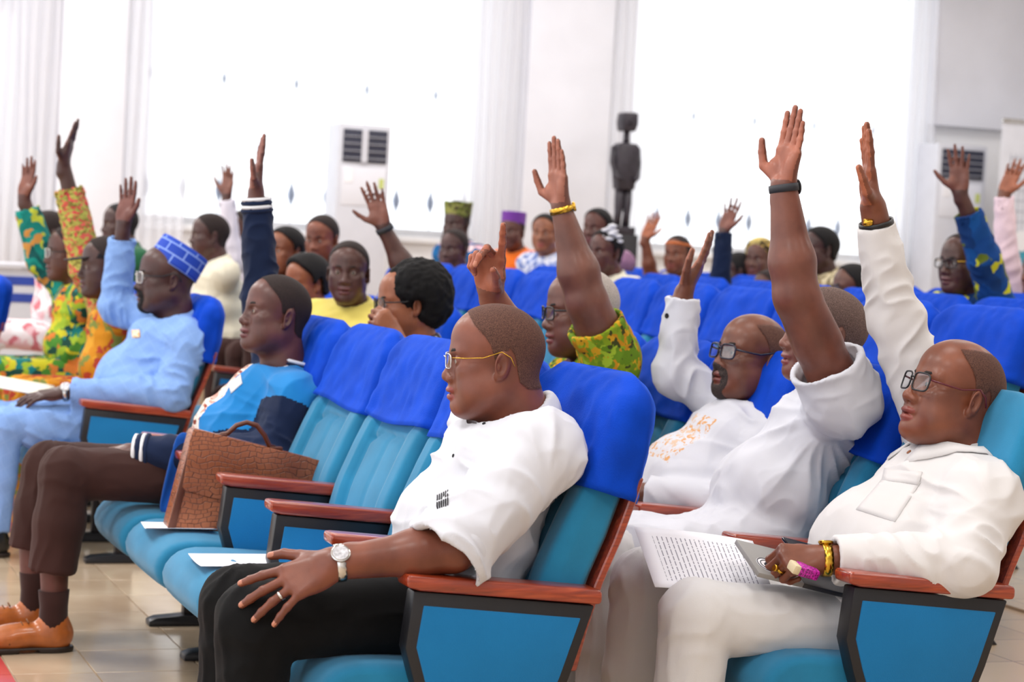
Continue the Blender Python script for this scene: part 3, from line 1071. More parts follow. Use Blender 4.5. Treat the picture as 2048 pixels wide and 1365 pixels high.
BROW = m_plain('eyebrow_hair', (30, 20, 18), 0.8, noise=0.2, nscale=300)
_eye_mats = [m_plain('eye_white', (150, 134, 122), 0.3, noise=0.05), m_plain('iris', (34, 20, 14), 0.2, noise=0.05)]
def _eye_mesh():
    b = MB()
    n, sg, r = 14, 18, 0.0124
    prof = [(r * math.sin(math.pi * i / n) + 1e-5, -r * math.cos(math.pi * i / n)) for i in range(n + 1)]
    b.lathe(prof, sg)
    b.xform(np.array([[0, 0, 1], [0, 1, 0], [-1, 0, 0]]), V3(0, 0, 0))
    me = b.mesh('eye', smooth=True)
    for m_ in _eye_mats: me.materials.append(m_)
    for p in me.polygons:
        p.material_index = 1 if p.center[0] > 0.0106 else 0
    return me
EYE_ME = _eye_mesh()
M['lens'] = None
def _lens():
    t = NT('spectacle_lens')
    tp = t.n('BsdfTransparent'); gl = t.n('BsdfGlossy', Roughness=0.03)
    fr = t.n('Fresnel', IOR=1.6)
    mul = t.n('Math', operation='MULTIPLY'); mul.inputs[1].default_value = 0.16
    t.l(fr.outputs[0], mul.inputs[0])
    tp.inputs['Color'].default_value = (0.97, 0.98, 0.99, 1)
    mx = t.n('MixShader')
    t.l(mul.outputs[0], mx.inputs[0]); t.l(tp.outputs[0], mx.inputs[1]); t.l(gl.outputs[0], mx.inputs[2])
    t.l(mx.outputs[0], t.out.inputs['Surface'])
    return t.m
M['lens'] = _lens()

def glasses(root, T, mat, temple_mat, hw=0.026, hh=0.019, rr=0.0018, tr=0.0016, drop=0.0, xo=0.0, square=0.5):
    """frame, temples and lenses, in head coordinates mapped by T"""
    fb = MB()
    cx = 0.109 + xo
    for s in (-1, 1):
        loop = []
        for i in range(28):
            a = 2 * math.pi * i / 28
            ca, sa = math.cos(a), math.sin(a)
            p_ = square
            yy = s * 0.0335 + hw * math.copysign(abs(ca) ** p_, ca)
            zz = drop - 0.001 + hh * math.copysign(abs(sa) ** p_, sa)
            loop.append((cx - 0.010 * ((abs(yy) / 0.06) ** 2) - 0.10 * (0.0 if zz > 0 else 0.0), yy, zz))
        fb.tube(loop, rr, 6, closed=True)
        lens = MB().add(loop, [list(range(28))])
    fb.tube([(cx, -0.0085, drop + 0.006), (cx + 0.004, 0, drop + 0.009), (cx, 0.0085, drop + 0.006)], rr, 6)
    fb.xform(*T)
    fo = obj('glasses', fb.mesh('glasses', smooth=True), mat, root)
    for s in (-1, 1):
        loop = []
        for i in range(28):
            a = 2 * math.pi * i / 28
            ca, sa = math.cos(a), math.sin(a)
            yy = s * 0.0335 + hw * 0.97 * math.copysign(abs(ca) ** square, ca)
            zz = drop - 0.001 + hh * 0.97 * math.copysign(abs(sa) ** square, sa)
            loop.append((cx - 0.010 * ((abs(yy) / 0.06) ** 2), yy, zz))
        lb = MB().add(loop + [(p[0] - 0.0012, p[1], p[2]) for p in loop],
                      [list(range(28)), list(range(55, 27, -1))] + [[i, (i + 1) % 28, 28 + (i + 1) % 28, 28 + i] for i in range(28)])
        lb.xform(*T)
        obj('lens', lb.mesh('lens'), M['lens'], fo)
        tb = MB().tube([(cx - 0.012, s * 0.0605, drop + 0.008), (0.070, s * 0.0745, drop + 0.008), (0.030, s * 0.0815, drop + 0.010), (-0.010, s * 0.0835, 0.024), (-0.030, s * 0.082, 0.012), (-0.040, s * 0.080, -0.008)], tr, 6, flat=1.0)
        tb.xform(*T)
        obj('temple', tb.mesh('temple', smooth=True), temple_mat, fo)
    return fo

def wrist_band(root, name, W, d, n, r, mat, width=0.016, thick=0.004, dial=None, dial_r=0.016, flat=0.82, dial_dir=None, links=0):
    """a band round the wrist with an optional dial on the back of the hand side"""
    d = unit(d); n = unit(n - d * np.dot(n, d)); t = np.cross(n, d)
    N = 40
    V, F = [], []
    secs = [(-width / 2, thick * 0.25), (-width / 2, thick), (0, thick * 1.15), (width / 2, thick), (width / 2, thick * 0.25)]
    for i in range(N):
        a = 2 * math.pi * i / N
        rad = unit(math.cos(a) * t + flat * math.sin(a) * n)
        base = W + r * (math.cos(a) * t + flat * math.sin(a) * n)
        bump = 0.0009 * (1 if (i % 2) else -1) if links else 0.0
        for (q, hgt) in secs:
            V.append(base + d * q + rad * (hgt + bump))
    m = len(secs)
    for i in range(N):
        i2 = (i + 1) % N
        for k in range(m):
            k2 = (k + 1) % m
            F.append((i * m + k, i * m + k2, i2 * m + k2, i2 * m + k))
    o = obj(name, soft_mesh(name, np.array(V), np.array(F)), mat, root)
    if dial is not None:
        dd = unit(dial_dir) if dial_dir is not None else -n
        dd = unit(dd - d * np.dot(dd, d))
        e1 = d; e2 = np.cross(dd, e1)
        rad = r * math.sqrt((np.dot(dd, t)) ** 2 + (flat * np.dot(dd, n)) ** 2)
        c = W + dd * (rad + 0.001)
        b = MB().lathe([(dial_r * 0.9, 0.0), (dial_r * 1.05, 0.003), (dial_r * 1.05, 0.007), (dial_r * 0.92, 0.0085)], 24)
        b.xform(np.stack([e1, e2, dd], 1), c)
        obj('watch_case', b.mesh('watch_case', smooth=False), dial[0], o)
        b = MB().lathe([(dial_r * 0.86, 0.0080), (dial_r * 0.84, 0.0092)], 24)
        for kk in range(12):
            an = kk * math.pi / 6
            b.box((dial_r * 0.66 - 0.0012, -0.0006, 0.0092), (dial_r * 0.66 + 0.0012, 0.0006, 0.0097)) if kk == 0 else None
        b.xform(np.stack([e1, e2, dd], 1), c)
        obj('watch_face', b.mesh('watch_face'), dial[1], o)
    return o

def ridge(x, seed=0):
    a = 1 - np.abs(vnoise(x, seed))
    return a * a * 2.0 - 1.1

def arm_coords(V, a, b):
    u = unit(b - a); L = np.linalg.norm(b - a)
    w = V - a; t = w @ u
    e1 = unit(np.cross(u, V3(0.3, 1, 0.2))); e2 = np.cross(u, e1)
    ph = np.arctan2(w @ e2, w @ e1)
    dist = np.linalg.norm(w - np.clip(t, 0, L)[:, None] * u, axis=1)
    return t, ph, dist, L

def cloth_folds(V, N, H, Rt, pivots, limbs, amp, seed=0, drape=1.0):
    """height of the folds: drapes on the trunk, creases fanning from the shoulders, gathers along the sleeves"""
    V = V.astype(float)
    q = (V - H) @ Rt
    w = 0.5 * np.stack([vnoise(V / 0.14, seed + 3), vnoise(V / 0.14 + 9, seed + 4), vnoise(V / 0.14 + 5, seed + 6)], 1)
    d = 0.45 * drape * ridge(q / np.array([0.075, 0.075, 0.26]) + w, seed)
    d += 0.25 * ridge(q / np.array([0.05, 0.05, 0.07]) + w, seed + 8)
    lowm = np.clip(1.2 - q[:, 2] / 0.16, 0, 1)
    d += 0.75 * lowm * ridge(q / np.array([0.22, 0.22, 0.050]) + w * 1.2, seed + 1)
    for i, S in enumerate(pivots):
        v = V - S
        p = v @ Rt
        ang = np.arctan2(p[:, 2], p[:, 0]); r = np.linalg.norm(v, axis=1)
        m = np.exp(-(r / 0.26) ** 2) * np.clip((np.hypot(p[:, 0], p[:, 2]) - 0.035) / 0.07, 0, 1)
        d += 1.1 * m * ridge(np.stack([ang * 2.6, r / 0.30, p[:, 1] * 5], 1) + 0.6 * w, seed + 11 + i)
    for j, (a, b, el) in enumerate(limbs):
        t, ph, dist, L = arm_coords(V, a, b)
        on = np.clip((0.125 - dist) / 0.03, 0, 1) * np.clip((t - 0.015) / 0.06, 0, 1) * np.clip((L + 0.04 - t) / 0.03, 0, 1)
        nearel = np.exp(-(np.linalg.norm(V - el, axis=1) / 0.10) ** 2)
        g = ridge(np.stack([t / 0.040 + 0.9 * np.sin(ph + j), np.cos(ph) * 0.9, np.sin(ph) * 0.9], 1) + 0.5 * w, seed + 21 + j)
        d = d * (1 - 0.7 * on) + on * (0.45 + 1.0 * nearel) * g
    return amp * d

SKINS = {}
def skin(c, rough=0.46):
    key = (tuple(c), rough)
    if key not in SKINS:
        SKINS[key] = (m_skin('skin', c, rough), m_skin('lip_skin', (min(255, c[0] * 1.02 + 12), c[1] * 0.86 + 6, c[2] * 0.95 + 12), 0.4), m_plain('finger_nail', (min(255, c[0] + 62), c[1] + 52, c[2] + 46), 0.35, noise=0.03), m_skin('palm_skin', (min(255, c[0] * 1.12 + 34), c[1] * 1.12 + 24, c[2] * 1.12 + 20), 0.55))
    return SKINS[key]

def cloth_torso(fl, H, N, shL, shR, g=1.0, c=0.010, low=True, chest=1.0):
    up = unit(N - H); left = unit(shL - shR); f = unit(np.cross(left, up)); left = np.cross(up, f)
    R = np.stack([f, left, up], 1)
    L = np.linalg.norm(N - H)
    k = 0.05
    fl.ell(H + up * 0.00, (0.125 * g + c, 0.175 * g + c, 0.11 + c), R, k=0.0)
    fl.ell(H + up * (0.34 * L) + f * (0.012 + 0.10 * (g - 1)), (0.128 * g + c, 0.162 * g + c, 0.30 * L + c), R, k=k)
    fl.ell(H + up * (0.70 * L) + f * 0.012, (0.112 * (0.6 + 0.4 * g) * chest + c, 0.160 * (0.5 + 0.5 * g) + c, 0.30 * L + c), R, k=k)
    fl.cone(shL, shR, 0.062 + c, 0.062 + c, k)
    for s_ in (shL, shR):
        fl.cone(N - up * 0.045, s_, 0.050 + c, 0.058 + c, k)
    fl.cone(N - up * 0.08, N + up * 0.005, 0.066 + c, 0.064 + c, 0.03)
    return R

def person(label, base, hd, yaw=0.0, pitch=0.0, roll=0.0, skin_c=(112, 66, 50), h=0.010, hh=None,
           ty=None, H=None, N=None, shw=0.185, g=1.05, fat=1.0, face=None, neck_r=0.060, hscale=1.0,
           L=None, R=None, top=None, sleeve_mat=None, collar=None, legs=None, knees=None, ankles=None,
           leg_mat=None, hair='short', hair_mat=None, bald=None, recede=0.0, beard=None, beard_mat=None,
           group='people seated in the hall', folds=0.006, fold_dirs=(1, 1, 0.45), tunic=None, hidden_face=False,
           shL=None, shR=None, neckline=0.028, cat='person', hair_grow=None, hair_thick=0.0035, chest=1.0, brows=True, back_lean=None, panel=None, leg_folds=0.006, skin_extra=()):
    """a seated person; L and R are dicts for the arms: el, wr, d, n, pose, sleeve, thick"""
    hh = hh or max(0.0045, h * 0.5)
    face = dict(face or {})
    base = np.asarray(base, float)
    root = empty('person', base)
    tag(root, label, cat, group)
    hd = np.asarray(hd, float)
    ty = yaw * 0.5 if ty is None else ty
    F0 = facing(ty); LEFT = np.cross(V3(0, 0, 1), F0)
    Rh = head_frame(yaw, pitch, roll)
    if N is None: N = hd - F0 * 0.055 - V3(0, 0, 0.140)
    if H is None: H = V3(base[0] + 0.075, base[1], base[2] + 0.525)
    N = np.asarray(N, float); H = np.asarray(H, float)
    spine = unit(N - H)
    if shL is None: shL = N + LEFT * shw - spine * 0.065
    if shR is None: shR = N - LEFT * shw - spine * 0.065
    SK = skin(skin_c)
    # ---- skin: head, neck, arms, hands in one body mesh
    nl = Rh.T @ (N - spine * 0.03 - hd) / hscale
    fl, scalp = build_head(hh, nl, fat=fat, neck_r=neck_r, **face)
    Vh, Fh = fl.nets()
    Th = (Rh * hscale, hd - base)
    tow = lambda V: (V.astype(np.float64) @ (Rh * hscale).T) + (hd - base)
    lipm = np.zeros(len(Fh), int)
    C = Vh[Fh].mean(1)
    lips_ = face.get('lips', 1.0)
    e1 = np.sqrt(((C[:, 0] - 0.0935) / 0.0165) ** 2 + (C[:, 1] / 0.0262) ** 2 + ((C[:, 2] + 0.0655) / (0.0088 * lips_)) ** 2)
    e2 = np.sqrt(((C[:, 0] - 0.0910) / 0.0165) ** 2 + (C[:, 1] / 0.0232) ** 2 + ((C[:, 2] + 0.0815) / (0.0096 * lips_)) ** 2)
    lipm[(np.minimum(e1, e2) < 1.06) & (C[:, 0] > 0.084)] = 1
    parts = [(tow(Vh).astype(np.float32), Fh)]
    mats = [lipm]
    arms = {}
    for side, A, sh in ((1, L, shL), (-1, R, shR)):
        if A is None: continue
        el, wr = np.asarray(A['el'], float), np.asarray(A['wr'], float)
        s = A.get('s', 1.0)
        sl = A.get('sleeve', 'long')
        ah = A.get('h', 0.0055 if h < 0.009 else 0.0075)
        fa, info = arm_field(el, wr, np.asarray(A['d'], float), np.asarray(A['n'], float), side, A.get('pose', 'flat'), ah, s, sh if sl in ('short', 'none') else None, A.get('thick', 1.0), A.get('rw', 0.027))
        Va, Fa = fa.nets()
        mi = np.zeros(len(Fa), int)
        Qa = Va[Fa]; fn = np.cross(Qa[:, 2] - Qa[:, 0], Qa[:, 3] - Qa[:, 1]); fn /= np.maximum(np.linalg.norm(fn, axis=1, keepdims=True), 1e-9)
        rel = Qa.mean(1) - wr
        nn = info['n']
        curl_ok = (rel @ info['d'] > 0.012) & (fn @ nn > 0.25)
        mi[curl_ok] = 3
        if ah < 0.005:
            Ca = Va[Fa].mean(1)
            for (pt, dj, upv) in info['nails']:
                q = Ca - pt
                m_ = (np.abs(q @ dj) < 0.0075 * s) & (np.linalg.norm(q - np.outer(q @ dj, dj), axis=1) < 0.0052 * s)
                mi[m_] = 2
        parts.append(((Va - base).astype(np.float32), Fa)); mats.append(mi)
        arms[side] = dict(el=el, wr=wr, info=info, **{k_: v_ for k_, v_ in A.items() if k_ not in ('el', 'wr')})
    for (a_, b_, ra_, rb_) in skin_extra:
        fx_ = Field(np.minimum(a_, b_) - 0.09, np.maximum(a_, b_) + 0.09, 0.006)
        fx_.cone(a_, b_, ra_, rb_, 0.0)
        Vx, Fx = fx_.nets()
        parts.append(((Vx - base).astype(np.float32), Fx)); mats.append(np.zeros(len(Fx), int))
    # chest under the clothes ties head and arms together
    ft = Field(np.minimum(np.minimum(H, N), np.minimum(shL, shR)) - 0.2, np.maximum(np.maximum(H, N), np.maximum(shL, shR)) + 0.2, 0.016)
    up = spine
    ft.cone(H + up * 0.05, N - up * 0.10, 0.085, 0.085, 0.0)
    ft.cone(N - up * 0.12, N - up * 0.03, 0.06, 0.05, 0.03)
    ft.cone(shL, shR, 0.035, 0.035, 0.03)
    Vt, Ft = ft.nets()
    parts.append(((Vt - base).astype(np.float32), Ft)); mats.append(np.zeros(len(Ft), int))
    V, F = joinVF(parts)
    me = mesh_np('body', V, F)
    for m_ in SK: me.materials.append(m_)
    me.polygons.foreach_set('material_index', np.concatenate(mats).astype(np.int32))
    obj('body', me, None, root)
    # ---- eyes, brows
    for s in (-1, 1):
        o = obj('eye', EYE_ME, None, root)
        c = Rh @ (V3(0.0785, s * 0.031, -0.0012) * hscale) + hd - base
        o.matrix_local = Matrix.Translation(c) @ Matrix((Rh * hscale).tolist()).to_4x4()
        if brows:
            b = MB().tube([V3(0.0975, s * 0.012, 0.0190), V3(0.0945, s * 0.024, 0.0235), V3(0.0890, s * 0.036, 0.0245), V3(0.0775, s * 0.049, 0.0195)], [0.0020, 0.0040, 0.0038, 0.0014], 6)
            b.xform(*Th)
            obj('eyebrow', b.mesh('eyebrow', smooth=True), BROW, root)
    # ---- hair and beard
    if hair:
        Vr, Fr, fade = hair_mesh(fl, scalp, hair_thick, recede, bald, hair_grow)
        if len(Fr):
            hm_ = mesh_np('hair', tow(Vr), Fr)
            hm_.attributes.new('fade', 'FLOAT', 'POINT').data.foreach_set('value', fade.astype(np.float32))
            obj('hair', hm_, hair_mat, root)
    if beard:
        Vb, Fb = beard_mesh(fl, scalp, beard)
        if len(Fb):
            bm_ = mesh_np('beard', tow(Vb), Fb)
            bm_.attributes.new('fade', 'FLOAT', 'POINT').data.foreach_set('value', np.full(len(Vb), 0.85, np.float32))
            obj('beard', bm_, beard_mat or hair_mat, root)
    # ---- shirt
    pts = [H, N, shL, shR] + [a['el'] for a in arms.values() if a.get('sleeve', 'long') != 'none'] + [a['wr'] for a in arms.values() if a.get('sleeve', 'long') == 'long']
    kn = knees or [H + F0 * 0.43 + LEFT * 0.11 + V3(0, 0, 0.01), H + F0 * 0.43 - LEFT * 0.11 + V3(0, 0, 0.01)]
    if tunic: pts += list(kn)
    fs = Field(np.min(pts, 0) - 0.22, np.max(pts, 0) + 0.22, h)
    Rt = cloth_torso(fs, H, N, shL, shR, g, 0.010, chest=chest)
    if tunic:
        for s, kk in ((1, kn[0]), (-1, kn[1])):
            hip = H + LEFT * s * 0.085
            fs.cone(hip, hip + (kk - hip) * tunic, 0.105, 0.094, 0.06)
        fs.cone(H + F0 * 0.1, H + F0 * 0.1 + (kn[0] / 2 + kn[1] / 2 - H) * tunic * 0.8, 0.09, 0.08, 0.05)
    for side, a in arms.items():
        sl = a.get('sleeve', 'long')
        sh = shL if side == 1 else shR
        el, wr = a['el'], a['wr']
        sr = a.get('sr', (0.068, 0.058, 0.043))
        if sl == 'long':
            u = unit(wr - el)
            cuff = wr - u * a.get('cuff', 0.035)
            ext = cuff + u * 0.05
            fs.cone(sh, el, sr[0], sr[1], 0.05)
            fs.cone(el, ext, sr[1], sr[2], 0.03)
            capcyl(fs, cuff, cuff + u * 0.16, sr[2] + 0.035, 's')
            fs.cone(cuff - u * 0.05, cuff + u * 0.03, sr[2] - 0.010, sr[2] - 0.008, 0.0, 's')
            a['cuff_pt'] = cuff
        elif sl == 'short':
            e2 = sh + (el - sh) * a.get('slen', 0.72)
            u = unit(el - sh)
            fs.cone(sh, e2 + u * 0.06, sr[0], sr[1], 0.05)
            capcyl(fs, e2, e2 + u * 0.20, sr[1] + 0.04, 's')
            fs.cone(e2 - u * 0.10, e2 + u * 0.03, sr[1] - 0.030, sr[1] - 0.012, 0.0, 's')
    nk = unit(hd - N)
    capcyl(fs, N + nk * neckline, N + nk * (neckline + 0.16), 0.112, 's', 0.006)
    fs.cone(N - spine * 0.02, N + nk * 0.12, neck_r * 1.02 + 0.002, neck_r * 1.0 + 0.004, 0.0, 's')
    if back_lean is not None:                                  # pressed against the backrest
        p_, n_ = back_lean
        fs.plane(p_, n_)
    Vs, Fs = fs.nets()
    if folds:
        n = vnormals(Vs, Fs)
        limbs = []
        for side, a in arms.items():
            sh = shL if side == 1 else shR
            sl = a.get('sleeve', 'long')
            if sl == 'long':
                limbs += [(sh + (a['el'] - sh) * 0.25, a['el'], a['el']), (a['el'], a['cuff_pt'] - unit(a['wr'] - a['el']) * 0.02, a['el'])]
            elif sl == 'short':
                limbs += [(sh, sh + (a['el'] - sh) * a.get('slen', 0.72), a['el'])]
        seed = int(abs(base[0] * 131 + base[1] * 977) * 10) % 1000
        amp = cloth_folds(Vs, N, H, Rt, [shL * 0.6 + N * 0.4 - spine * 0.10, shR * 0.6 + N * 0.4 - spine * 0.10], limbs, folds, seed)
        amp *= 1 - 0.85 * np.exp(-(np.linalg.norm(Vs - N, axis=1) / 0.095) ** 2)
        Vs = Vs + n * amp[:, None]
    me = mesh_np('shirt', Vs - base, Fs)
    tl = [top] if not isinstance(top, (list, tuple)) else list(top)
    for m_ in tl: me.materials.append(m_)
    if sleeve_mat is not None:
        me.materials.append(sleeve_mat)
        Cc = Vs[Fs].mean(1); mi = np.zeros(len(Fs), np.int32)
        for side, a in arms.items():
            if a.get('sleeve', 'long') != 'long': continue
            sh = shL if side == 1 else shR
            u = unit(a['el'] - sh); t_ = (Cc - sh) @ u
            d1 = np.linalg.norm(Cc - sh - np.clip(t_, 0, None)[:, None] * u, axis=1)
            u2 = unit(a['wr'] - a['el']); t2 = np.clip((Cc - a['el']) @ u2, 0, np.linalg.norm(a['wr'] - a['el']))
            d2 = np.linalg.norm(Cc - a['el'] - t2[:, None] * u2, axis=1)
            mi[((t_ > 0.035) & (d1 < 0.10)) | (d2 < 0.095)] = len(tl)
        me.polygons.foreach_set('material_index', mi)
    if panel is not None:
        me.materials.append(panel[0])
        mi = np.zeros(len(Fs), np.int32); me.polygons.foreach_get('material_index', mi)
        Cc = (Vs[Fs].mean(1) - N) @ Rt
        mi[panel[1](Cc[:, 0], Cc[:, 1], Cc[:, 2]) & (mi == 0)] = len(me.materials) - 1
        me.polygons.foreach_set('material_index', mi)
    shirt = obj('shirt', me, None, root)
    # ---- legs
    if legs is not False:
        an = ankles or [V3(k_[0] + F0[0] * 0.02, k_[1], base[2] + 0.10) for k_ in kn]
        pts = list(kn) + list(an) + [H]
        fg_ = Field(np.min(pts, 0) - 0.17, np.max(pts, 0) + 0.17, max(h, 0.008))
        fg_.ell(H, (0.12 * g, 0.17 * g, 0.10), Rt, k=0.0)
        lr = (legs or {}).get('r', (0.092, 0.072, 0.060, 0.055)) if isinstance(legs, dict) else (0.092, 0.072, 0.060, 0.055)
        for s, kk, aa in ((1, kn[0], an[0]), (-1, kn[1], an[1])):
            hip = H + LEFT * s * 0.085 - V3(0, 0, 0.005)
            fg_.cone(hip, kk, lr[0], lr[1], 0.03)
            u = unit(aa - kk)
            fg_.cone(kk, kk + (aa - kk) * 0.5, lr[1], lr[2] * 1.04, 0.02)
            fg_.cone(kk + (aa - kk) * 0.5, aa + u * 0.05, lr[2] * 1.04, lr[3], 0.02)
            capcyl(fg_, aa, aa + u * 0.2, 0.11, 's')
        fg_.plane((0, 0, base[2] + 0.004), (0, 0, -1))
        Vg, Fg = fg_.nets()
        n = vnormals(Vg, Fg)
        limbs = []
        for s, kk, aa in ((1, kn[0], an[0]), (-1, kn[1], an[1])):
            limbs += [(H + LEFT * s * 0.085, kk, kk), (kk, aa, kk)]
        d = np.zeros(len(Vg)); Vd = Vg.astype(float)
        w = 0.5 * np.stack([vnoise(Vd / 0.12, 3), vnoise(Vd / 0.12 + 9, 4), vnoise(Vd / 0.12 + 5, 6)], 1)
        for j, (a_, b_, kk) in enumerate(limbs):
            t, ph, dist, LL = arm_coords(Vd, a_, b_)
            on = np.clip((0.14 - dist) / 0.04, 0, 1)
            nk_ = np.exp(-(np.linalg.norm(Vd - kk, axis=1) / 0.13) ** 2)
            if j % 2 == 0:
                g_ = 0.35 * ridge(np.stack([t / 0.16, np.cos(ph) * 1.8, np.sin(ph) * 1.8], 1) + w, 31 + j) + 0.9 * nk_ * ridge(np.stack([t / 0.05 + np.sin(ph), np.cos(ph), np.sin(ph)], 1) + w, 41 + j)
            else:
                g_ = 0.5 * ridge(np.stack([t / 0.28, np.cos(ph) * 2.0, np.sin(ph) * 2.0], 1) + w, 51 + j) + 0.6 * nk_ * ridge(np.stack([t / 0.06 + 1.5 * np.sin(ph), np.cos(ph), np.sin(ph)], 1) + w, 61 + j)
            d = np.where(on > 0, np.maximum(d, -9) * (1 - on) + on * g_, d)
        d += 0.8 * np.exp(-(np.linalg.norm(Vd - H, axis=1) / 0.17) ** 2) * ridge(Vd / np.array([0.05, 0.12, 0.09]) + w, 71)
        Vg = Vg + n * (leg_folds * d)[:, None]
        obj('trousers', mesh_np('trousers', Vg - base, Fg), leg_mat, root)
        arms['knees'] = kn; arms['ankles'] = an
    arms.update(root=root, Th=Th, Rh=Rh, hd=hd, N=N, H=H, shL=shL, shR=shR, base=base, Rt=Rt, shirt=shirt, spine=spine, field=fl, scalp=scalp, tow=tow, hscale=hscale, LEFT=LEFT, F0=F0)
    return arms

# shoes, one shared shape: toe towards -x
def shoe_mesh(h=0.0045):
    fl = Field((-0.25, -0.07, -0.02), (0.10, 0.07, 0.16), h)
    fl.ell((-0.165, 0, 0.038), (0.075, 0.046, 0.034), k=0.0)
    fl.ell((-0.09, 0, 0.048), (0.09, 0.041, 0.042), k=0.03)
    fl.ell((0.0, 0, 0.050), (0.060, 0.036, 0.056), k=0.03)
    fl.cone((0.005, 0, 0.06), (0.0, 0, 0.105), 0.040, 0.040, 0.03)
    fl.cone((0.0, 0, 0.085), (-0.010, 0, 0.17), 0.037, 0.042, 0.004, 's')
    fl.plane((0, 0, 0.014), (0, 0, -1)); 
    V, F = fl.nets()
    up = mesh_np('shoe_upper', V, F)
    fl = Field((-0.26, -0.07, -0.02), (0.10, 0.07, 0.06), h)
    for (c, r) in (((-0.165, 0, 0.012), (0.080, 0.050, 0.03)), ((-0.09, 0, 0.012), (0.09, 0.043, 0.03)), ((0.0, 0, 0.012), (0.064, 0.040, 0.04))):
        fl.ell(c, r, k=0.02)
    x, y, z = fl.grid()
    fl.D = np.maximum(fl.D, np.maximum(z - np.float32(0.018), -z))
    fl.D = np.maximum(fl.D, np.minimum(0.010 - z, 0.03 - np.abs(x + 0.075)) + 0 * y)
    V, F = fl.nets()
    so = mesh_np('shoe_sole', V, F)
    return up, so

# ------------------------------------------------------------------ rows of seats
ROWX = [0.0, 1.013, 2.026, 3.04, 4.05]
SEC2 = 3.797 + S_ / 2
seat(0, 0, 'blue-covered seat of the man in the white short-sleeved shirt, nearest the camera', 0, near=True)
seat(0, S_, 'empty blue-covered seat right beside the man in the short-sleeved white shirt', 1)
seat(0, 2 * S_, 'empty blue-covered seat with a printed sheet, middle of the empty seats', 2)
seat(0, 3 * S_, 'blue-covered seat holding the brown briefcase', 3)
seat(0, 4 * S_, 'blue-covered seat of the man in the blue varsity jacket', 0, both=True)
for j, lab in enumerate(('blue-covered aisle seat of the man in the light blue kaftan', 'seat of the man in ochre print', 'seat of the man in green and yellow print', 'seat of the person in pale pink print')):
    seat(0, SEC2 + j * S_, lab, j + 1, both=(j == 3))
seat(ROWX[1], 0, 'teal seat without cover, under the man with gold watch at right', None)
seat(ROWX[1], S_, 'blue-covered seat of the man in the loose white tunic', 1)
seat(ROWX[1], 2 * S_, 'blue-covered seat of the bearded man in dark glasses and embroidered white', 2)
seat(ROWX[1], 3 * S_, 'blue-covered seat of the man in green print with gold watch', 3)
seat(ROWX[1], 4 * S_, 'blue-covered seat of the woman with curly black hair', 0, both=True)
for j in range(4):
    seat(ROWX[1], SEC2 + j * S_, ('blue-covered seat of the man in the yellow shirt', 'seat of the woman with the black headscarf', 'seat of the man with cropped hair behind the yellow shirt', 'seat of the black-haired person behind the navy sleeve')[j], j, both=(j == 3))
ORD = ['first', 'second', 'third', 'fourth', 'fifth', 'sixth', 'seventh', 'eighth', 'ninth', 'tenth', 'eleventh', 'twelfth']
for row, y0, n, nm in ((2, 1.51, 12, 'third'), (3, 2.87, 10, 'fourth'), (4, 4.30, 9, 'rear')):
    for j in range(n):
        seat(ROWX[row], y0 + j * S_, 'blue velvet covered seat in the %s row, %s from the right' % (nm, ORD[j]), j + row, z=RISE[row], group='blue-covered seats in the %s row' % nm, both=(j == n - 1))

# ------------------------------------------------------------------ fabrics of the people
WHITE = m_cloth('white_cotton', (213, 214, 222), 0.8, 1200, 0.15, 0.1, 0.015)
WHITE2 = m_cloth('white_linen', (220, 218, 218), 0.8, 700, 0.3, 0.1, 0.02)
WARMWHITE = m_cloth('warm_white_cotton', (222, 219, 219), 0.8, 900, 0.2, 0.1, 0.02)
BLACKT = m_cloth('black_twill', (5, 5, 7), 0.9, 900, 0.3, 0.02)
BROWNT = m_cloth('brown_wool', (62, 38, 34), 0.9, 700, 0.4, 0.05, 0.1)
CROP = m_hair('cropped_black_hair', (64, 40, 33), (108, 73, 61))
CROP_DARK = m_hair('dark_cropped_hair', (22, 16, 16), (52, 38, 36))
CROP_GREY = m_hair('greying_cropped_hair', (66, 50, 46), (124, 100, 92))
BLACKHAIR = m_hair('black_hair', (8, 8, 10), (26, 22, 24), 160.0)
WHITEHAIR = m_hair('white_cropped_hair', (150, 140, 132), (206, 198, 192))
BEARD = m_hair('greying_beard', (20, 16, 16), (78, 64, 60))


NAVY = m_cloth('navy_melton', (18, 34, 66), 0.9, 600, 0.4, 0.08, 0.1)
JBLUE = m_cloth('bright_blue_jersey', (22, 128, 200), 0.85, 800, 0.3, 0.15, 0.08)
LBLUE = None
def check_mat(name, c, c2, sc):
    t = NT(name)
    v = t.coord(rot=(0.15, 0.5, 0.1))
    sep = t.n('SeparateXYZ'); t.l(v, sep.inputs[0])
    outs = []
    for i in (0, 2):
        m1 = t.n('Math', operation='MULTIPLY'); m1.inputs[1].default_value = sc; t.l(sep.outputs[i], m1.inputs[0])
        fr = t.n('Math', operation='FRACT'); t.l(m1.outputs[0], fr.inputs[0])
        lt = t.n('Math', operation='LESS_THAN'); lt.inputs[1].default_value = 0.07; t.l(fr.outputs[0], lt.inputs[0])
        outs.append(lt.outputs[0])
    mx = t.n('Math', operation='MAXIMUM'); t.l(outs[0], mx.inputs[0]); t.l(outs[1], mx.inputs[1])
    t.set(Base_Color=t.mix(mx.outputs[0], lin(c), lin(c2)), Roughness=0.8)
    t.bsdf.inputs['Specular IOR Level'].default_value = 0.25
    return t.m
LBLUE = check_mat('light_blue_window_check', (128, 164, 222), (136, 172, 227), 22.0)
CREAM = m_cloth('cream_cotton', (232, 226, 204), 0.85)
YELLOW = m_cloth('yellow_cotton', (232, 214, 110), 0.85)
ORANGE = m_cloth('orange_cotton', (244, 118, 30), 0.85)
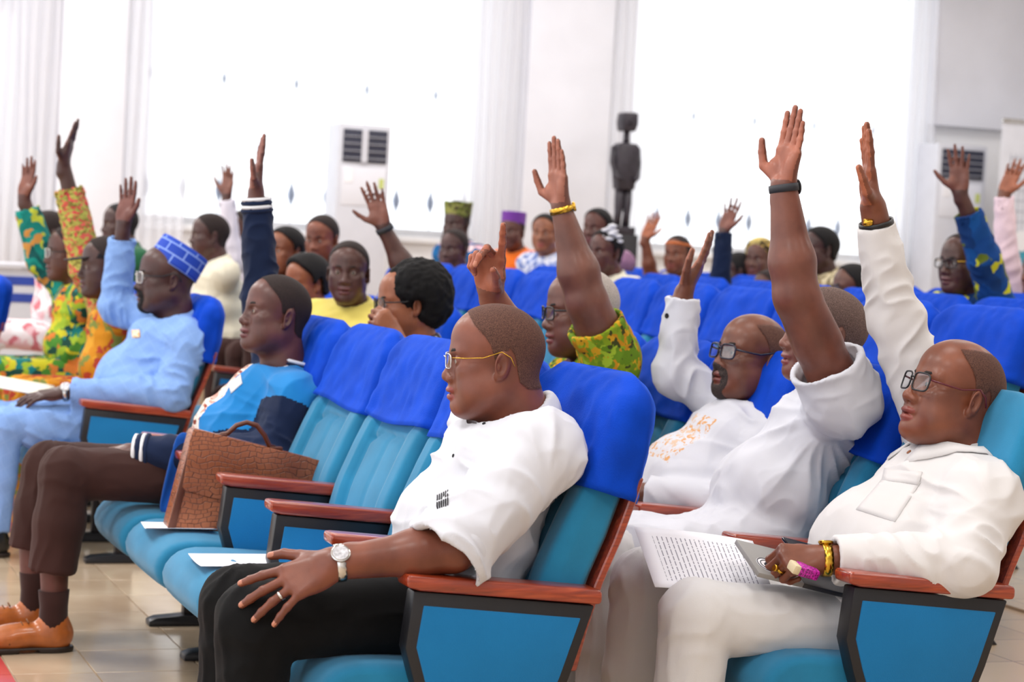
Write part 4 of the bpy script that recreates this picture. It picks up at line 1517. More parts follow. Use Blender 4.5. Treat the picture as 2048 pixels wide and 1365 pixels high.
PINK = m_cloth('pale_pink_cotton', (240, 214, 224), 0.85)
LILACWHITE = m_cloth('lilac_white_cotton', (226, 220, 232), 0.85)
DKGREEN = m_cloth('dark_green_cotton', (34, 92, 60), 0.9)
PR_OCHRE = m_print('ochre_wax_print', [(196, 128, 20), (176, 104, 14), (208, 150, 40), (168, 60, 40), (196, 128, 20), (120, 130, 60)], 24.0, warp=0.6)
PR_OSLV = m_print('ochre_sleeve_print', [(176, 172, 84), (196, 62, 70), (150, 150, 70), (176, 172, 84), (206, 90, 84), (120, 110, 50)], 55.0, stretch=(1, 1, 1.6))
PR_GREEN = m_print('green_teal_wax_print', [(70, 130, 44), (20, 120, 120), (196, 190, 40), (24, 70, 60), (150, 180, 50), (206, 120, 50)], 22.0, warp=0.9)
PR_TEAL = m_print('teal_orange_sleeve_print', [(14, 118, 110), (20, 140, 130), (10, 80, 80), (198, 140, 70), (14, 118, 110), (180, 190, 60)], 18.0, warp=0.8)
PR_PINKW = m_print('pink_white_print', [(238, 224, 226), (232, 190, 196), (240, 236, 238), (206, 120, 130)], 22.0)
PR_GREEN2 = m_print('green_gold_wax_print', [(128, 152, 28), (96, 130, 24), (150, 176, 44), (206, 156, 30), (110, 140, 26), (60, 64, 24), (186, 128, 22)], 34.0, warp=0.9)
PR_MAUVE = m_print('mauve_placket_print', [(176, 130, 150), (120, 80, 100), (200, 160, 176), (90, 60, 70)], 70.0)
PR_SHIRT = m_print('cream_rust_print', [(240, 226, 214), (236, 214, 204), (146, 66, 52), (244, 234, 226), (200, 150, 136)], 60.0)
PR_EMB = m_print('gold_embroidery_on_white', [(213, 214, 222), (211, 212, 220), (213, 214, 222), (216, 162, 110), (213, 208, 212), (218, 190, 166)], 75.0)
PR_GREY = m_print('grey_white_print', [(206, 204, 210), (120, 116, 126), (232, 230, 234), (60, 56, 66), (190, 176, 170)], 40.0)
PR_BLUEW = m_print('blue_white_print', [(210, 216, 236), (110, 130, 190), (228, 230, 242), (160, 176, 220)], 40.0)
PR_BLUEP = m_print('blue_pink_print', [(20, 84, 140), (226, 180, 190), (40, 60, 110), (236, 206, 210), (20, 100, 160)], 16.0)
PR_LEOP = m_print('leopard_print', [(214, 190, 110), (70, 58, 40), (224, 204, 130), (190, 160, 84), (210, 190, 120)], 34.0, edge=(90, 76, 46))
PR_TAN = m_print('tan_print', [(196, 180, 140), (150, 130, 96), (214, 200, 166), (110, 96, 70)], 40.0)
PR_RUST = m_print('rust_stripe_print', [(150, 56, 24), (60, 28, 20), (176, 84, 40), (110, 40, 22), (200, 150, 110)], 9.0, kind='wave', stretch=(1.5, 3, 1))
PR_BY = m_print('blue_yellow_wax_print', [(8, 62, 128), (10, 74, 140), (196, 196, 40), (8, 50, 104), (90, 104, 30), (10, 66, 130)], 15.0, warp=0.7)

def gz(X, Y):
    return 0.30 if Y >= 9.0 else RISE[4] if X >= 3.81 else RISE[3] if X >= 2.80 else RISE[2] if X >= 1.78 else 0.0

# ------------------------------------------------------------------ the man in front: white short-sleeved shirt
P0 = lambda x, y, dy=0.0: at(x, y, Y=dy)
fg = person('man in white short-sleeved shirt and black trousers, hand on knee, nearest the camera', (0.10, 0, 0.0),
    P0(990, 722), yaw=0.30, pitch=-0.03, skin_c=(122, 68, 50), h=0.005, hh=0.0024, ty=0.06, fat=1.30, g=1.16, neck_r=0.072, hscale=0.985,
    N=P0(1052, 838), H=V3(0.10, 0.0, 0.53), shw=0.195, shL=at(1085, 905, Y=-0.195), shR=V3(0.235, 0.20, 0.89),
    L=dict(el=at(905, 1098, Y=-0.270), wr=at(668, 1128, Y=-0.235), d=V3(-0.90, 0.16, -0.44), n=V3(-0.10, 0.72, -0.68), pose=dict(curl=[(0.16, 0.16, 0.10), (0.20, 0.22, 0.12), (0.20, 0.24, 0.14), (0.18, 0.22, 0.14)], spread=(0.26, 0.05, -0.15, -0.36), thumb=(0.75, 0.35, 0.7, 0.4)), sleeve='short', slen=1.10, sr=(0.075, 0.098), thick=1.06, h=0.0030, s=1.10, rw=0.030),
    R=dict(el=at(1040, 700, Y=0.30), wr=at(980, 580, Y=0.27), d=V3(-0.20, -0.42, 0.85), n=V3(-0.80, -0.60, -0.3), pose='point', sleeve='none', h=0.0030, s=1.02),
    top=WHITE, leg_mat=BLACKT, knees=[V3(-0.352, -0.105, 0.508), V3(-0.33, 0.14, 0.50)], ankles=[V3(-0.36, -0.10, 0.10), V3(-0.34, 0.15, 0.10)],
    legs=dict(r=(0.095, 0.082, 0.068, 0.062)), hair_mat=CROP, recede=0.012, folds=0.009, face=dict(jaw=1.06, nose=1.08, lips=1.12), hair_thick=0.0022)
glasses(fg['root'], fg['Th'], M['silver'], M['gold'], hw=0.025, hh=0.016, rr=0.0014, tr=0.0011)

# ------------------------------------------------------------------ man in the varsity jacket
YJ = 4 * S_
PJ = lambda x, y, dy=0.0: at(x, y, Y=YJ + dy)
jk = person('man in blue varsity jacket with navy sleeve raised, brown trousers and tan brogues', (0.10, YJ, 0.0),
    PJ(552, 630), yaw=-0.12, pitch=0.14, skin_c=(96, 58, 52), h=0.006, hh=0.0030, fat=1.10, g=1.10, neck_r=0.066, hscale=1.02,
    N=PJ(578, 742), H=V3(0.10, YJ, 0.53), shL=PJ(592, 800, -0.20), shR=PJ(560, 760, 0.19),
    L=dict(el=PJ(540, 915, -0.26), wr=PJ(258, 905, -0.10), d=V3(-1, 0.25, -0.25), n=V3(0.1, 0.5, -1), pose='relax', sr=(0.078, 0.072, 0.052), cuff=0.02),
    R=dict(el=PJ(524, 600, 0.26), wr=PJ(512, 385, 0.24), d=PJ(524, 248, 0.24) - PJ(512, 385, 0.24), n=V3(-1, 0.1, 0.05), pose='thumbup', sr=(0.078, 0.066, 0.046), cuff=0.02),
    top=JBLUE, sleeve_mat=NAVY, leg_mat=BROWNT, knees=[V3(-0.405, YJ - 0.12, 0.548), V3(-0.415, YJ + 0.16, 0.535)], ankles=[V3(-0.435, YJ - 0.12, 0.245), V3(-0.455, YJ + 0.16, 0.270)],
    skin_extra=[(V3(-0.43, YJ - 0.12, 0.34), V3(-0.42, YJ - 0.12, 0.10), 0.048, 0.036), (V3(-0.455, YJ + 0.16, 0.34), V3(-0.445, YJ + 0.16, 0.10), 0.048, 0.036)],
    panel=(PR_SHIRT, lambda f, l, u: (np.abs(l + 0.012) < 0.040 - 0.10 * np.minimum(0, u + 0.02)) & (np.abs(l + 0.01) < 0.075) & (f > 0.02) & (u < 0.02)),
    legs=dict(r=(0.090, 0.078, 0.074, 0.072)), hair_mat=CROP_DARK, recede=0.006, folds=0.007, face=dict(nose=1.05, lips=1.05), hair_thick=0.0022)

# ------------------------------------------------------------------ man in the light blue kaftan
YB = SEC2
PB = lambda x, y, dy=0.0: at(x, y, Y=YB + dy)
lb = person('bearded man in light blue checked kaftan and patterned blue cap, arm raised', (0.10, YB, 0.0),
    PB(333, 558), yaw=0.0, pitch=0.02, skin_c=(72, 42, 40), h=0.008, hh=0.0035, fat=1.08, g=1.16, neck_r=0.066, hscale=1.10,
    N=PB(362, 640), H=V3(0.10, YB, 0.53), shL=PB(375, 685, -0.20), shR=PB(320, 655, 0.20),
    L=dict(el=PB(345, 790, -0.27), wr=PB(128, 785, -0.14), d=V3(-1, 0.10, -0.18), n=V3(0, 0.25, -1), pose='relax', sr=(0.078, 0.072, 0.056), cuff=0.03, s=1.05),
    R=dict(el=PB(232, 612, 0.27), wr=PB(247, 448, 0.22), d=PB(262, 352, 0.22) - PB(247, 448, 0.22), n=V3(-0.75, -0.66, 0.1), pose='flat', sr=(0.078, 0.066, 0.055), cuff=0.06, s=1.02),
    top=LBLUE, leg_mat=LBLUE, knees=[V3(-0.36, YB - 0.13, 0.51), V3(-0.36, YB + 0.13, 0.51)], hair=None, hair_mat=CROP_DARK, beard='goatee', beard_mat=BLACKHAIR, folds=0.009, tunic=0.75)
glasses(lb['root'], lb['Th'], M['silver'], M['black'], hw=0.026, hh=0.020, rr=0.0022, tr=0.0026)

# ------------------------------------------------------------------ right: man in white shirt with gold watch
XB = ROWX[1]
rm = person('bald-crowned man in white buttoned shirt with gold watch and red-framed glasses at right', (XB + 0.10, 0, 0.0),
    P0(1908, 792), yaw=0.08, pitch=0.30, skin_c=(124, 70, 48), h=0.005, hh=0.0024, ty=0.0, fat=1.12, g=1.20, neck_r=0.070, hscale=1.08,
    N=P0(1946, 912), H=V3(XB + 0.08, 0.0, 0.465), shL=at(1968, 1002, Y=-0.20), shR=at(1880, 880, Y=0.20),
    L=dict(el=at(1925, 1128, Y=-0.275), wr=at(1648, 1120, Y=-0.19), d=V3(-1, 0.10, -0.02), n=V3(-0.10, 0.75, -0.75), pose='fist', sr=(0.080, 0.078, 0.050), cuff=0.025, h=0.003, s=1.06, rw=0.030),
    R=dict(el=at(1790, 640, Y=0.24), wr=at(1746, 415, Y=0.22), d=at(1722, 236, Y=0.21) - at(1746, 415, Y=0.22), n=V3(-0.92, 0.30, 0.0), pose='thumbup', sr=(0.080, 0.068, 0.044), cuff=0.045, h=0.003, s=1.08, rw=0.030),
    top=WARMWHITE, leg_mat=WHITE2, knees=[at(1392, 1232, Y=-0.11), at(1290, 1165, Y=0.17)], ankles=None,
    legs=dict(r=(0.090, 0.080, 0.072, 0.070)), hair_mat=CROP, recede=0.022, bald=((0.05, 0, 0.125), (0.110, 0.060, 0.050)), folds=0.007, face=dict(nose=1.1, lips=1.05, jaw=1.04), hair_thick=0.002)
RED_TEMPLE = m_plain('dark_red_temple', (92, 18, 34), 0.3)
glasses(rm['root'], rm['Th'], M['black'], RED_TEMPLE, hw=0.027, hh=0.020, rr=0.0020, tr=0.0022)

# ------------------------------------------------------------------ man in the loose white tunic, bare arm raised
Y1 = S_
P1 = lambda x, y, dy=0.0: at(x, y, Y=Y1 + dy)
md = person('man in loose white tunic, bare arm with dark watch raised across his face', (XB + 0.10, Y1, 0.0),
    P1(1650, 672), yaw=0.22, pitch=0.10, skin_c=(120, 72, 58), h=0.006, hh=0.0030, ty=0.0, g=1.14, neck_r=0.062, hscale=1.02,
    N=P1(1690, 790), H=V3(XB + 0.10, Y1, 0.53), shL=P1(1685, 800, -0.21), shR=P1(1650, 830, 0.19),
    L=dict(el=P1(1592, 590, -0.25), wr=P1(1567, 372, -0.23), d=P1(1590, 220, -0.23) - P1(1567, 372, -0.23), n=V3(-0.92, -0.25, 0.05), pose='thumbup', sleeve='short', slen=0.36, sr=(0.095, 0.100), thick=1.25, h=0.003, s=1.04, rw=0.031),
    R=dict(el=P1(1500, 1040, 0.25), wr=P1(1300, 1105, 0.16), d=V3(-1, -0.1, -0.3), n=V3(0, -0.2, -1), pose='relax', sleeve='short', slen=0.9, sr=(0.085, 0.095)),
    top=WHITE, leg_mat=WHITE2, hair_mat=CROP_GREY, folds=0.009, fold_dirs=(1, 1, 0.25), tunic=0.8, hair_thick=0.002, back_lean=None)

# ------------------------------------------------------------------ bearded man in embroidered white
Y2 = 2 * S_
P2 = lambda x, y, dy=0.0: at(x, y, Y=Y2 + dy)
gm = person('man with goatee and dark blue glasses in long-sleeved embroidered white tunic', (XB + 0.10, Y2, 0.0),
    P2(1503, 718), yaw=-0.12, pitch=0.20, skin_c=(112, 66, 48), h=0.006, hh=0.0028, ty=0.0, fat=1.04, g=1.08, neck_r=0.062, hscale=1.04,
    N=P2(1530, 822), H=V3(XB + 0.10, Y2, 0.52), shL=P2(1560, 885, -0.19), shR=P2(1470, 830, 0.19),
    L=dict(el=P2(1465, 1010, -0.26), wr=P2(1270, 985, -0.10), d=V3(-1, 0.1, -0.1), n=V3(0, 0.3, -1), pose='relax', sr=(0.072, 0.066, 0.050)),
    R=dict(el=P2(1350, 745, 0.25), wr=P2(1368, 585, 0.23), d=P2(1432, 472, 0.22) - P2(1368, 585, 0.23), n=V3(-0.55, 0.5, 0.65), pose='flat', sr=(0.072, 0.064, 0.050), cuff=0.015, h=0.0035, s=1.05),
    top=WHITE, leg_mat=WHITE, panel=(PR_EMB, lambda f, l, u: (np.abs(l) < 0.085) & (f > 0.03) & (u < -0.15) & (u > -0.34)), hair_mat=CROP, recede=0.02, bald=((0.02, 0, 0.10), (0.10, 0.06, 0.055)), beard='goatee', beard_mat=BEARD, folds=0.007, tunic=0.8)
DKBLUE_FR = m_plain('dark_blue_frame', (14, 16, 44), 0.25)
glasses(gm['root'], gm['Th'], DKBLUE_FR, DKBLUE_FR, hw=0.027, hh=0.020, rr=0.0026, tr=0.0030)

# ------------------------------------------------------------------ man in green print with gold watch
Y3 = 3 * S_
P3 = lambda x, y, dy=0.0: at(x, y, Y=Y3 + dy)
gr = person('white-haired man in green and gold print, raised bare arm with gold watch', (XB + 0.05, Y3, 0.0),
    P3(1163, 625), yaw=0.10, pitch=-0.05, skin_c=(112, 70, 58), h=0.008, hh=0.0035, ty=0.0, g=1.14, fat=1.08, neck_r=0.064, hscale=1.08,
    N=P3(1200, 715), H=V3(XB + 0.05, Y3, 0.53), shL=P3(1222, 720, -0.20), shR=P3(1180, 730, 0.19),
    L=dict(el=P3(1172, 600, -0.24), wr=P3(1122, 412, -0.22), d=P3(1106, 272, -0.22) - P3(1122, 412, -0.22), n=V3(-0.92, -0.2, 0.05), pose='thumbup', sleeve='short', slen=0.62, sr=(0.085, 0.090), thick=1.35, h=0.004, s=1.06),
    R=dict(el=P3(1090, 800, 0.25), wr=P3(1000, 830, 0.15), d=V3(-1, -0.1, -0.2), n=V3(0, -0.2, -1), pose='relax', sleeve='short', slen=0.9, sr=(0.08, 0.085)),
    top=PR_GREEN2, panel=(PR_MAUVE, lambda f, l, u: (np.abs(l) < 0.028) & (f > 0.02) & (u < 0.02)), leg_mat=PR_GREEN2, hair_mat=WHITEHAIR, folds=0.007)
glasses(gr['root'], gr['Th'], M['black'], M['black'], hw=0.026, hh=0.018, rr=0.0022, tr=0.0028)

# ------------------------------------------------------------------ people farther back
def far_person(label, px, Y, yaw=0.0, pitch=0.0, h=0.012, arm=None, side=-1, **kw):
    """head at a picture position px at depth Y; arm = (elbow px, wrist px, tip px) for a raised arm"""
    hd = at(px[0], px[1], Y=Y)
    z0 = gz(hd[0], Y)
    F = facing(kw.get('ty', yaw * 0.6))
    base = V3(hd[0] - 0.10 if abs(yaw) < 0.7 else hd[0], Y, z0)
    Hh = V3(hd[0], Y, hd[2]) - F * 0.10 - V3(0, 0, 0.55)
    Hh[2] = max(Hh[2], z0 + 0.45)
    kn = [Hh + F * 0.42 + np.cross(V3(0, 0, 1), F) * s * 0.11 for s in (1, -1)]
    an = [V3(k[0], k[1], z0 + 0.005) for k in kn]
    A = {}
    if arm is not None:
        LEFT = np.cross(V3(0, 0, 1), F)
        dy = (LEFT * side * 0.22)[1]
        q = [at(p[0], p[1], Y=Y + dy) for p in arm[:3]]
        o = arm[3] if len(arm) > 3 else {}
        A = dict(el=q[0], wr=q[1], d=q[2] - q[1], n=V3(*o.get('n', (-0.8, -0.6, 0.05))), pose=o.get('pose', 'flat'), sleeve=o.get('sleeve', 'long'), s=o.get('s', 1.0), cuff=o.get('cuff', 0.03), slen=o.get('slen', 0.6), sr=o.get('sr', (0.07, 0.060, 0.048)), thick=o.get('thick', 1.0))
    kw.setdefault('hair_mat', CROP_DARK)
    L_, R_ = (A or None, None) if side == 1 else (None, A or None)
    return person(label, base, hd, yaw=yaw, pitch=pitch, h=h, H=Hh, knees=kn, ankles=an, L=L_, R=R_, **kw)

DARK = (70, 42, 38); MID = (104, 62, 48); WARM = (140, 84, 56); DEEP = (56, 34, 32)
l1 = far_person('man in ochre print with dark peaked cap, ochre sleeve raised at the left', (213, 535), SEC2 + S_, 0.0, 0.0, side=-1,
    arm=((175, 540), (127, 330), (152, 243), dict(n=(-0.9, 0.4, 0.1), pose='thumbup', cuff=0.10, s=1.08, sr=(0.080, 0.074, 0.064))), top=PR_OCHRE, sleeve_mat=PR_OSLV, leg_mat=PR_OCHRE, skin_c=DARK, hair='short', g=1.15, hscale=1.05)
l2 = far_person('man with glasses in green and yellow print, teal printed sleeve raised at the far left', (140, 508), SEC2 + 2 * S_ + 0.1, 0.0, 0.0, side=-1,
    arm=((85, 525), (48, 395), (64, 310), dict(n=(-0.8, -0.6, 0.05), pose='flat', cuff=0.05, sr=(0.076, 0.070, 0.058))), top=PR_GREEN, sleeve_mat=PR_TEAL, leg_mat=PR_GREEN, skin_c=(84, 50, 42), g=1.15)
glasses(l2['root'], l2['Th'], M['silver'], M['black'], hw=0.026, hh=0.020, rr=0.0022, tr=0.0026)
l3 = far_person('person in pale pink print at the far left behind the green print', (98, 468), 7.2, 0.0, 0.0, top=PR_PINKW, leg_mat=PR_PINKW, skin_c=DARK,)
l3b = far_person('person in pale pink and white print leaning forward at the left edge', (72, 560), SEC2 + 3 * S_ + 0.3, 0.0, -0.2, top=PR_PINKW, leg_mat=PR_PINKW, skin_c=DARK, H=None) if False else None
l4 = far_person('dark-haired person in green behind the light blue kaftan arm', (240, 450), 8.0, -0.2, 0.0, top=DKGREEN, leg_mat=DKGREEN, skin_c=DARK, hair_mat=BLACKHAIR)
m1 = far_person('man in cream shirt in profile behind the patterned blue cap', (420, 472), 7.2, 0.05, 0.0, top=CREAM, leg_mat=CREAM, skin_c=(78, 48, 44), g=1.15)
m2 = far_person('person with pale lilac-white sleeve raised behind the cream shirt', (492, 462), 7.9, 0.0, 0.0, side=1,
    arm=((466, 520), (453, 392), (460, 316), dict(n=(-0.7, -0.7, 0.0), pose='flat', cuff=0.02)), top=LILACWHITE, leg_mat=LILACWHITE, skin_c=(86, 54, 46))
n1 = far_person('black-haired person half hidden by the raised navy sleeve', (572, 503), 6.6, -0.5, 0.0, top=m_cloth('dark_brown_top', (56, 34, 34)), leg_mat=BROWNT, skin_c=WARM, hair_mat=BLACKHAIR, hair_thick=0.012)
n2 = far_person('man with cropped hair, bowed face, behind the yellow shirt', (645, 478), 6.3, -0.8, -0.15, top=m_cloth('mauve_top', (120, 84, 84)), leg_mat=BROWNT, skin_c=(128, 72, 52), hair_mat=CROP_DARK)
n3 = far_person('woman with black headscarf between the jacket man and the yellow shirt', (613, 568), 5.0, -0.35, -0.1, top=m_cloth('dark_top', (60, 40, 40)), leg_mat=BROWNT, skin_c=(150, 86, 54), hair_mat=BLACKHAIR, hair_thick=0.022, face=dict(female=True, slim=0.95))
ye = far_person('man in yellow shirt looking at the camera, watch on raised arm', (697, 545), SEC2 - 0.05, -1.15, 0.0, h=0.009, side=1, ty=-0.75,
    arm=((818, 556), (766, 452), (738, 355), dict(n=(-0.5, -0.85, 0.1), pose='spread', sleeve='short', slen=0.5, sr=(0.078, 0.080), thick=1.05)), top=YELLOW, leg_mat=YELLOW, skin_c=(84, 52, 46), g=1.12, hscale=1.03, hair_thick=0.003)
cw = far_person('woman with short curly black hair and glasses, leaning on the row in front', (815, 608), 2.45, 0.02, -0.05, h=0.009, top=PR_GREY, leg_mat=PR_GREY, skin_c=(150, 92, 64), side=1, arm=((815, 735), (792, 676), (756, 628), dict(n=(-0.3, 0.9, 0.1), pose='fist', sleeve='short', slen=0.4)), hair=None, face=dict(slim=0.96))
glasses(cw['root'], cw['Th'], M['black'], M['black'], hw=0.027, hh=0.021, rr=0.0022, tr=0.0026)
ca = far_person('person in green patterned cap standing out in the far rows', (913, 450), 8.9, -0.7, 0.0, top=PR_BLUEP, leg_mat=BROWNT, skin_c=DARK)
bl = far_person('bald dark-skinned man in blue and pink print below the green cap', (908, 500), 7.8, -0.7, 0.0, top=PR_BLUEP, leg_mat=BROWNT, skin_c=(78, 46, 44))
og = far_person('person in orange with purple cap in the far rows', (1025, 464), 9.3, -0.8, 0.0, top=ORANGE, leg_mat=ORANGE, skin_c=(96, 56, 46))
n7 = far_person('woman with pulled-back hair in blue and white print', (1090, 468), 8.2, -0.9, 0.0, top=PR_BLUEW, leg_mat=PR_BLUEW, skin_c=(150, 96, 70), hair_mat=BLACKHAIR, hair_thick=0.008)
flw = far_person('woman with white flower in her hair beside the green print man', (1212, 505), 6.6, -0.4, 0.0, top=CREAM, leg_mat=CREAM, skin_c=(92, 52, 44), hair_mat=BLACKHAIR, hair_thick=0.010)
fl2 = far_person('person peeping out behind the woman with the white flower', (1195, 458), 7.8, -0.6, 0.0, top=m_cloth('mauve_dress', (150, 110, 140)), leg_mat=BROWNT, skin_c=(96, 54, 46), hair_mat=BLACKHAIR, hair_thick=0.008)
n9 = far_person('person with orange headband and raised hand in the far rows', (1355, 510), 7.9, -0.7, 0.0, side=-1,
    arm=((1302, 552), (1290, 478), (1322, 406), dict(n=(-0.6, -0.8, 0.1), pose='flat', sleeve='short', slen=0.5)), top=m_cloth('pale_olive_top', (206, 196, 170)), leg_mat=BROWNT, skin_c=(132, 78, 54), hair_mat=CROP_DARK)
n10 = far_person('man in navy with navy sleeve raised behind the embroidered white shirt', (1540, 588), 5.4, -0.2, 0.0, side=-1,
    arm=((1440, 575), (1448, 462), (1474, 388), dict(n=(-0.7, -0.6, 0.2), pose='open', cuff=0.0, sr=(0.07, 0.058, 0.046))), top=NAVY, leg_mat=NAVY, skin_c=(86, 52, 46))
n10b = far_person('dark-haired person just right of the raised navy sleeve', (1478, 545), 7.4, 0.5, 0.0, top=m_cloth('charcoal_top', (40, 40, 48)), leg_mat=BROWNT, skin_c=DARK, hair_mat=BLACKHAIR)
lp = far_person('woman in yellow leopard print headscarf', (1520, 520), 7.3, -0.6, 0.0, top=PR_LEOP, leg_mat=PR_LEOP, skin_c=(96, 60, 50), hair_mat=PR_LEOP, hair_thick=0.018)
n12 = far_person('bearded man with black hair in tan print beside the raised bare arm', (1640, 500), 6.2, 0.0, 0.0, top=PR_TAN, leg_mat=PR_TAN, skin_c=(70, 42, 40), hair_mat=BLACKHAIR, hair_thick=0.012, beard='goatee', beard_mat=BLACKHAIR)
n13 = far_person('man in rust striped print with glasses behind the white tunic', (1705, 582), 4.5, 0.1, 0.05, top=PR_RUST, leg_mat=PR_RUST, skin_c=(100, 60, 46), hair_mat=BLACKHAIR, hair_thick=0.008)
glasses(n13['root'], n13['Th'], M['black'], M['black'], hw=0.026, hh=0.019, rr=0.0022, tr=0.0026)
r1 = far_person('man with glasses in blue and yellow print, sleeve raised at the right', (1925, 528), 3.5, -0.25, 0.0, h=0.009, side=1,
    arm=((1970, 520), (1920, 385), (1917, 292), dict(n=(-0.55, -0.83, 0.1), pose='spread', cuff=0.09, sr=(0.078, 0.070, 0.060), s=1.05)), top=PR_BY, leg_mat=PR_BY, skin_c=(80, 48, 42), hscale=1.05, g=1.1, recede=0.015)
glasses(r1['root'], r1['Th'], M['black'], M['gold'], hw=0.026, hh=0.018, rr=0.0022, tr=0.0026)
r2 = far_person('person in pale pink with long sleeve raised at the right picture edge', (2085, 545), 4.3, 0.0, 0.0, side=-1,
    arm=((2012, 520), (2008, 388), (2036, 322), dict(n=(-0.6, -0.7, 0.2), pose='flat', cuff=0.01)), top=PINK, leg_mat=PINK, skin_c=(112, 66, 48))

# ------------------------------------------------------------------ things worn, and details on the clothes
bpy.context.view_layer.update()
def surf(o, x, y):
    """point and normal on an object's surface where the line of sight through a picture position meets it"""
    v = _fw + _rt * (x - 1024.0) / FPX + _up * (682.5 - y) / FPX
    mi = o.matrix_world.inverted()
    org = mi @ Vector(CAM_POS); dr = (mi.to_3x3() @ Vector(v)).normalized()
    ok, loc, nor, _ = o.ray_cast(org, dr)
    if not ok: return None
    return np.array(o.matrix_world @ loc), np.array((o.matrix_world.to_3x3() @ nor).normalized())

def patch(o, corners, nu, nv, off, mat, parent, name, thick=0.0015):
    """a piece of cloth lying on a garment, outlined by four places on it (clockwise)"""
    base = np.array(parent.matrix_world.translation)
    pts = []
    for i in range(nu + 1):
        for j in range(nv + 1):
            u, v = i / nu, j / nv
            c = [(1 - u) * (1 - v), u * (1 - v), u * v, (1 - u) * v]
            x = sum(k * q[0] for k, q in zip(c, corners)); y = sum(k * q[1] for k, q in zip(c, corners))
            h_ = surf(o, x, y)
            if h_ is None: return None
            pts.append(h_[0] + h_[1] * off)
    F = np.array([(i * (nv + 1) + j, (i + 1) * (nv + 1) + j, (i + 1) * (nv + 1) + j + 1, i * (nv + 1) + j + 1) for i in range(nu) for j in range(nv)])
    ob = obj(name, mesh_np(name, np.array(pts) - base, F), mat, parent)
    so = ob.modifiers.new('thickness', 'SOLIDIFY'); so.thickness = thick; so.offset = 0
    return ob

def button(o, x, y, mat, parent, r=0.0055, name='button'):
    h_ = surf(o, x, y)
    if h_ is None: return
    p, n = h_
    e1 = unit(np.cross(n, V3(0, 0.3, 1))); e2 = np.cross(n, e1)
    b = MB().lathe([(r * 0.5, 0.0), (r, 0.0005), (r, 0.0018), (r * 0.7, 0.0024), (r * 0.55, 0.0017)], 14)
    b.xform(np.stack([e1, e2, n], 1), p - np.array(parent.matrix_world.translation))
    obj(name, b.mesh(name, smooth=True), mat, parent)

def collar(P, mat, r0=0.066, stand=0.032, leaf=0.055, gap=0.16, lift=0.0, tilt=0.25, point=0.55, off=0.007):
    """turned-down shirt collar: a stand round the neck and a leaf lying on the shirt"""
    ax = unit(P['spine'] * (1 - tilt) + unit(P['hd'] - P['N']) * tilt)
    f = unit(P['Rt'][:, 0] - ax * np.dot(P['Rt'][:, 0], ax)); l = np.cross(ax, f)
    c = P['N'] + ax * lift - P['base']
    n = 56
    V, F = [], []
    def drop(rad, rr, z):
        p = c + rad * rr
        ok, loc, nor, _ = P['shirt'].ray_cast(Vector(p + ax * 0.16), Vector(-ax))
        zz = np.dot(np.array(loc) - c, ax) if ok else z
        return p + ax * max(z, min(zz + off, z + 0.10))
    for i in range(n + 1):
        th = gap + (2 * math.pi - 2 * gap) * i / n
        e = min(th - gap, 2 * math.pi - gap - th)
        L = leaf * (0.85 + point * math.exp(-(e / 0.34) ** 2))
        rad = math.cos(th) * f + math.sin(th) * l
        p3 = drop(rad, r0 + 0.016, stand - 0.012)
        top = max(stand, np.dot(p3 - c, ax) + 0.008)
        V.append(c + rad * (r0 - 0.004) + ax * (-0.02))
        V.append(c + rad * (r0 - 0.004) + ax * (top * 0.7))
        V.append(c + rad * r0 + ax * top)
        V.append(c + rad * (r0 + 0.007) + ax * (top + 0.001))
        V.append(p3)
        V.append(drop(rad, r0 + 0.016 + L * 0.35, stand - L * 0.45))
        V.append(drop(rad, r0 + 0.016 + L * 0.75, stand - L * 0.85))
    for i in range(n):
        for k in range(6):
            F.append((i * 7 + k, i * 7 + k + 1, (i + 1) * 7 + k + 1, (i + 1) * 7 + k))
    o = obj('collar', mesh_np('collar', V, np.array(F)), mat, P['root'])
    so = o.modifiers.new('thickness', 'SOLIDIFY'); so.thickness = 0.004
    return o

def ring_at(P, name, c, ax, r, tube_r, mat, flat=0.9, parent=None):
    ax = unit(ax); e1 = unit(np.cross(ax, V3(0.2, 0.1, 1) if abs(ax[2]) < 0.9 else V3(1, 0, 0))); e2 = np.cross(ax, e1)
    b = MB().tube([c - P['base'] + r * (math.cos(a) * e1 + math.sin(a) * e2) for a in np.linspace(0, 2 * math.pi, 36, endpoint=False)], tube_r, 6, closed=True)
    return obj(name, b.mesh(name, smooth=True), mat, parent or P['root'])

def loc_wr(P, side, back=0.02):
    a = P[side]; u = unit(a['wr'] - a['el'])
    return a['wr'] - u * back - P['base'], u

WATCH_W = m_plain('watch_dial_white', (214, 214, 220), 0.2, noise=0.2, nscale=120)
WATCH_D = m_plain('watch_dial_dark', (24, 26, 34), 0.15)
RUBBER = m_plain('black_rubber', (38, 40, 48), 0.6)
BUTTON_BR = m_plain('brown_button', (150, 84, 40), 0.35)
